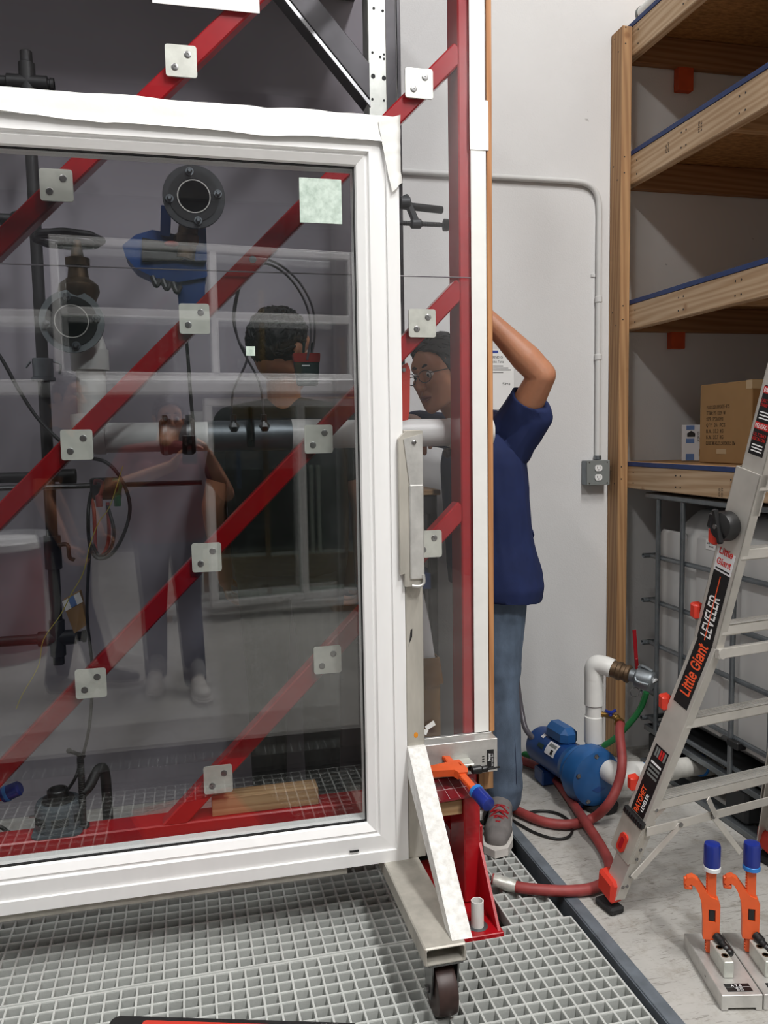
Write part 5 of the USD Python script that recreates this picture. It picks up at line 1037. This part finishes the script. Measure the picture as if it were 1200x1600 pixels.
fold = (meshkit.fbm(np.stack([v[:, 0]*6, v[:, 1]*6, zz*11], -1), 3, 2)-.5)*(.008+.026*np.exp(-((zz-.15)/.12)**2)+.014*np.exp(-((zz-.5)/.12)**2))
nrm_ = np.asarray(pants.vertex_normals); pants.vertices = v+nrm_*fold[:, None]
obj('jeans', pants, 'denim', m1, smooth=60)
obj('side_seam', tube([V(1.075, 2.628, 0.8)*0+(hipL+(knL-hipL)*t+V(.045*(1-.4*t), -.088*(1-.33*t), 0)) for t in (0.05, .5, 1)]+[knL+(anL-knL)*t+V(.025, -.064+.006*t, 0) for t in (.5, .9)], .0022, 6), 'denim_dark', m1)
arm_dir = unit(elL-shL); sl_end = shL+(elL-shL)*.55
shirt = [hull((V(1.015, 2.675, 1.27), .120), (V(1.015, 2.865, 1.27), .118), (V(1.04, 2.68, 1), .128), (V(1.04, 2.86, 1), .128)), hull((V(1.04, 2.68, 1), .128), (V(1.04, 2.86, 1), .128), (V(1.065, 2.675, 0.84), .136), (V(1.06, 2.87, 0.84), .134)), hull((shL, .070), (shR, .070), (V(1.03, 2.77, 1.3), .112), (nb-V(0, 0, .015), .062)),
         hull((shL, .078), (sl_end, .066), (sl_end+V(.030, 0, -.05), .050)), hull((shL+V(0, 0, -.05), .075), (sl_end+V(.02, .01, -.05), .060)), hull((shR, .074), (shR*.12+elR*.88, .060))]
sm = Manifold.batch_boolean(shirt, __import__('manifold3d').OpType.Add)
cutv = unit(arm_dir+V(.1, 0, .0)); sm = sm - (Manifold.cylinder(.3, .3, .3, 24).transform(np.column_stack([*[basis(arm_dir)[i] for i in (1, 2, 0)], sl_end+arm_dir*.012])).trim_by_plane((0, -1, 0), -2.60))
sm = sm - hull((sl_end-arm_dir*.05, .050), (sl_end+arm_dir*.06, .060)) - hull((nb+V(-.03, 0, .02), .055), (nb+V(-.10, 0, .14), .06))
sm = sm.trim_by_plane((.10, -.05, 1), .80+.10*1.02-.05*2.69)
st_ = tm(sm.refine_to_length(.012)); trimesh.smoothing.filter_taubin(st_, lamb=.5, nu=.52, iterations=4)
v = np.asarray(st_.vertices).copy(); zz = v[:, 2]
fold = (meshkit.fbm(np.stack([v[:, 0]*14, v[:, 1]*14, zz*5], -1), 3, 8)-.5)*.020
st_.vertices = v+np.asarray(st_.vertex_normals)*fold[:, None]
obj('shirt', st_, 'navy_shirt', m1, smooth=60)
d1 = unit(P(772, 1322, z=.02)-V(1.051, 2.683, 0.02))
shoe(m1, V(1.052, 2.668, 0), d1, 'shoe_grey', 'shoe_white', laces='red_handle'); shoe(m1, V(1.05, 2.93, 0), V(-.4, -.9, 0), 'shoe_grey', 'shoe_white', laces='red_handle')
# ---- generic standing figure
def figure(name, label, o, f, head_c, pose, shirt_m, pants_m, skin, shoe_m, sole_m, hair='hair_dark', lean=0., tall=1.0):
    t = thing(name, label, 'person', tuple(V(*o)*V(1, 1, 0))); f = unit(f); l = V(-f[1], f[0], 0); o = V(*o); G = lambda a, b, z: o+f*a+l*b+V(0, 0, z*tall)
    sk, _ = head(head_c, pose.get('look', f), V(0, 0, 1), hair, skin, parent=t, s=pose.get('hs', 1.0))
    nb = G(pose.get('nx', 0), 0, 1.42); hips = [G(0, s*.09, .88) for s in (1, -1)]; kn = [G(.02, s*.095, .47) for s in (1, -1)]; an = [G(pose.get('step', (0, 0))[k], s*.095, .09) for k, s in enumerate((1, -1))]
    sh = [G(0, s*.185, 1.36) for s in (1, -1)]; el = pose['el']; wr = pose['wr']
    el = [e if e is not None else G(0, s*.26, 1.09) for e, s in zip(el, (1, -1))]; wr = [w if w is not None else G(.10, s*.25, .84) for w, s in zip(wr, (1, -1))]
    tors = [hull((G(0, .10, 1.26), .105), (G(0, -.10, 1.26), .105), (G(0, .08, .98), .10), (G(0, -.08, .98), .10)), hull((sh[0], .058), (sh[1], .058), (G(0, 0, 1.28), .10)), hull((nb, .055), (head_c-V(0, 0, .05), .056), (G(0, 0, 1.34), .06))]
    arms = []; hands = []
    for k in (0, 1):
        arms += limb((sh[k], .056), (el[k], .042), (el[k]*.7+wr[k]*.3, .043), (wr[k], .028)); hands += hand(wr[k], pose['hd'][k] if 'hd' in pose else wr[k]-el[k], pose['hn'][k] if 'hn' in pose else -l*(1, -1)[k]+f*.3, .6, thumb=(1, -1)[k])
    lg = lambda g: [x for k in (0, 1) for x in limb((hips[k], .090+g), (kn[k], .060+g), (kn[k]*.6+an[k]*.4, .054+g*1.3), (an[k], .040+g*2))]
    obj('body', blob(sk+tors+arms+hands+lg(0), .010, 5), skin, t, smooth=60)
    obj('trousers', blob(lg(.010)+[hull((hips[0], .106), (hips[1], .106), (G(0, 0, .98), .10))], .018, 6, [((0, 0, 1), .055)]), pants_m, t, smooth=60)
    su = [hull((G(0, .10, 1.26), .118), (G(0, -.10, 1.26), .118), (G(0, .085, .92), .118), (G(0, -.085, .92), .118)), hull((sh[0], .068), (sh[1], .068), (G(0, 0, 1.27), .115), (nb-V(0, 0, .02), .058))]
    for k in (0, 1): su.append(hull((sh[k], .068), (sh[k]*.45+el[k]*.55, .060)))
    obj('shirt', blob(su, .018, 6, [((0, 0, 1), .86*tall)]), shirt_m, t, smooth=60)
    for k in (0, 1): shoe(t, an[k]*V(1, 1, 0)-f*.05, f+l*.1*(1, -1)[k], shoe_m, sole_m)
    return t
# dark figure behind the glass
h2 = P(440, 553, y=2.84)
figure('person', 'person in dark clothes standing behind the middle of the window glass with back turned', (h2[0]+.01, 2.84, 0), V(.25, 1, 0), h2, {'el': [None, None], 'wr': [None, None], 'look': V(.75, .65, -.1), 'hs': 1.13}, 'dark_cloth', 'dark_cloth', 'skin', 'shoe_black', 'black_rubber', tall=(h2[2]+.115)/1.70)
# ---- behind the camera: what the glass mirrors
YMR = 2.175
def B(px, py, yv): p = P(px, py, y=yv); return V(p[0], 2*YMR-yv, p[2])
hp = B(264, 655, 4.82)
pe = B(352, 768, 4.75)
figure('person', 'photographer in faded red T-shirt and jeans mirrored in the window glass, holding a phone', (-.12, -.33, 0), V(.1, 1, 0), hp, {'nx': .02, 'el': [V(-.42, -.22, 1.10), V(pe[0], -.22, pe[2])], 'wr': [V(-.075, -.10, 1.235), V(.115, -.10, 1.27)], 'look': V(.2, 1, -.15), 'step': (.0, .22), 'hd': [V(.45, .05, .75), V(-.30, .05, .9)], 'hn': [V(.9, .0, -.3), V(-.9, .0, -.3)]}, 'red_shirt', 'denim_dark', 'skin', 'shoe_white', 'shoe_white', tall=(hp[2]+.115)/1.70)
ph = thing('phone', 'phone held up by the mirrored photographer', 'phone', (0, -.01, 1.33))
G = lambda m: place(m, V(0, 0, H)-CM[2]*.010, CM[0], -CM[1], -CM[2])
obj('body', G(cbox(-.020, .056, -.130, .020, 0, .008, .003)), 'black_plastic', ph)
obj('lens_ring', [G(lathe([(.004, 0), (.008, 0), (.008, .0025), (.004, .0025), (.004, 0)], V(x, y, -.0025), (0, 0, 1), 20)) for x, y in ((0, 0), (0, -.024), (.021, -.012))], 'steel', ph)
figure('person', 'person in dark shirt and black sneakers mirrored faintly left of the photographer in the glass', (-.66, -.36, 0), V(1, .25, 0), V(-.62, -.35, 1.60), {'el': [None, None], 'wr': [None, None], 'step': (-.05, .12)}, 'dark_cloth', 'denim_dark', 'skin', 'shoe_black', 'shoe_white')
def unit_window(name, label, c0, c1, yl, yr, mull, rails, fw_=.06, glass=True, solid=None):
    """white slider: c0 lower left, c1 upper right (x, z), y at the left and right end"""
    x0, z0 = c0; x1, z1 = c1; a, b = V(x0, yl, 0), V(x1, yr, 0); d = unit(b-a); n_ = V(d[1], -d[0], 0); L = np.linalg.norm(b-a); t = thing(name, label, 'window', tuple((a+b)/2+V(0, 0, z0)))
    G = lambda m: place(m, a, d, -n_, V(0, 0, 1))
    for k, (u0, u1, w0, w1) in enumerate(((0, L, z0, z0+fw_), (0, L, z1-fw_, z1), (0, fw_, z0+fw_, z1-fw_), (L-fw_, L, z0+fw_, z1-fw_))): obj(('bottom_rail', 'top_rail', 'stile', 'stile')[k], G(cbox(u0, u1, -.04, .04, w0, w1, .006)), 'white_vinyl', t)
    for m in mull: obj('mullion', G(cbox(L*m-.025, L*m+.025, -.045, .045, z0+fw_, z1-fw_, .005)), 'white_vinyl', t)
    for r in rails: obj('meeting_rail', G(cbox(fw_, L-fw_, -.042, .042, z0+(z1-z0)*r-.03, z0+(z1-z0)*r+.03, .005)), 'white_vinyl', t)
    if glass: obj('pane', G(pbox(fw_, L-fw_, -.004, .004, z0+fw_, z1-fw_)), 'far_glass', t, smooth=False)
    return t
yv = 6.3; q = lambda px, py: (lambda p: (p[0], p[2]))(B(px, py, yv)); yc_ = 2*YMR-yv
unit_window('slider_window', 'upper white framed sliding window mirrored across the middle of the glass', (q(92, 600)[0], q(200, 603)[1]+.037), q(556, 392), yc_+.12, yc_-.12, (.505,), (.48,), .055)
lw_ = q(238, 978)
unit_window('slider_window', 'lower white framed sliding window mirrored at the right of the glass, standing on blocks', (q(330, 970)[0], .11), q(566, 622), yc_+.10, yc_-.14, (.60,), (), .055)
rk = thing('display_rack', 'white rail rack with timber boards carrying the mirrored sliding windows', 'rack', (q(200, 800)[0], yc_-.2, 0))
za = q(200, 603)[1]; x0, x1 = q(-160, 603)[0], q(575, 603)[0]
obj('rail', cbox(x0, x1, yc_-.17, yc_+.16, za-.055, za+.035, .006), 'white_vinyl', rk)
zb = q(200, 502)[1]; obj('rail', cbox(x0, q(84, 500)[0], yc_-.05, yc_+.15, zb-.045, zb+.05, .006), 'white_vinyl', rk)
obj('bottom_rail', cbox(q(236, 985)[0], q(566, 955)[0], yc_-.16, yc_+.02, .055, .108, .005), 'white_vinyl', rk)
obj('board', cbox(q(366, 640)[0], q(640, 640)[0], yc_-.34, yc_-.30, q(400, 652)[1], q(400, 618)[1], .004), 'wood_x', rk)
obj('upright', [cbox(q(px, 500)[0], q(px+w, 500)[0], yc_-.42, yc_-.36, .002, q(px, t)[1], .004) for px, t, w in ((318, 640, 9), (412, 440, 8), (470, 560, 9), (545, 520, 7))], 'wood_z', rk)
obj('foot_block', [cbox(q(px, 985)[0], q(px+w, 985)[0], yc_-.13, yc_-.0, .002, .054, .004) for px, w in ((244, 26), (520, 30), (548, 18))], 'wood_x', rk)
cr_ = thing('glass_crate', 'timber crate of dark green glass panels mirrored behind the lower sliding window', 'crate', (q(450, 900)[0], yc_-.55, 0))
obj('panel', cbox(q(340, 800)[0], q(560, 800)[0], yc_-.62, yc_-.56, .42, q(450, 735)[1], .004), 'green_board', cr_)
obj('front_board', cbox(q(320, 900)[0], q(575, 900)[0], yc_-.50, yc_-.46, .13, .40, .004), 'wood_x', cr_)
for px in (486, 500, 512): obj('pane_edge', cbox(q(px, 800)[0], q(px+5, 800)[0], yc_-.55, yc_-.50, .38, q(px, 730)[1], .003), 'white_vinyl', cr_)
obj('blue_edge', cbox(q(378, 800)[0], q(386, 800)[0], yc_-.555, yc_-.52, q(380, 770)[1], q(380, 705)[1], .003), 'label_blue', cr_)
nt = thing('mirrored_notice', 'white printed sheet on the rack mirrored beside the photographer', 'notice', (q(318, 670)[0], yc_-.35, 1.4))
obj('sheet', cbox(q(296, 670)[0], q(337, 670)[0], yc_-.352, yc_-.349, q(318, 705)[1], q(318, 640)[1], .0005), 'paper', nt)
dr_ = B(30, 850, 5.6)
dm = thing('red_drum', 'red drum with white lid mirrored faintly at the left of the glass', 'drum', (dr_[0]-.12, dr_[1], 0))
obj('drum', lathe([(.26, 0), (.27, .01), (.27, .28), (.276, .29), (.27, .30), (.27, .68), (.262, .70)], (dr_[0]-.14, dr_[1], .001), (0, 0, 1), 40), 'red_drum', dm)
obj('lid', lathe([(.29, 0), (.30, .01), (.30, .045), (.29, .055), (.10, .058), (.09, .05)], (dr_[0]-.14, dr_[1], .703), (0, 0, 1), 40), 'white_vinyl', dm)
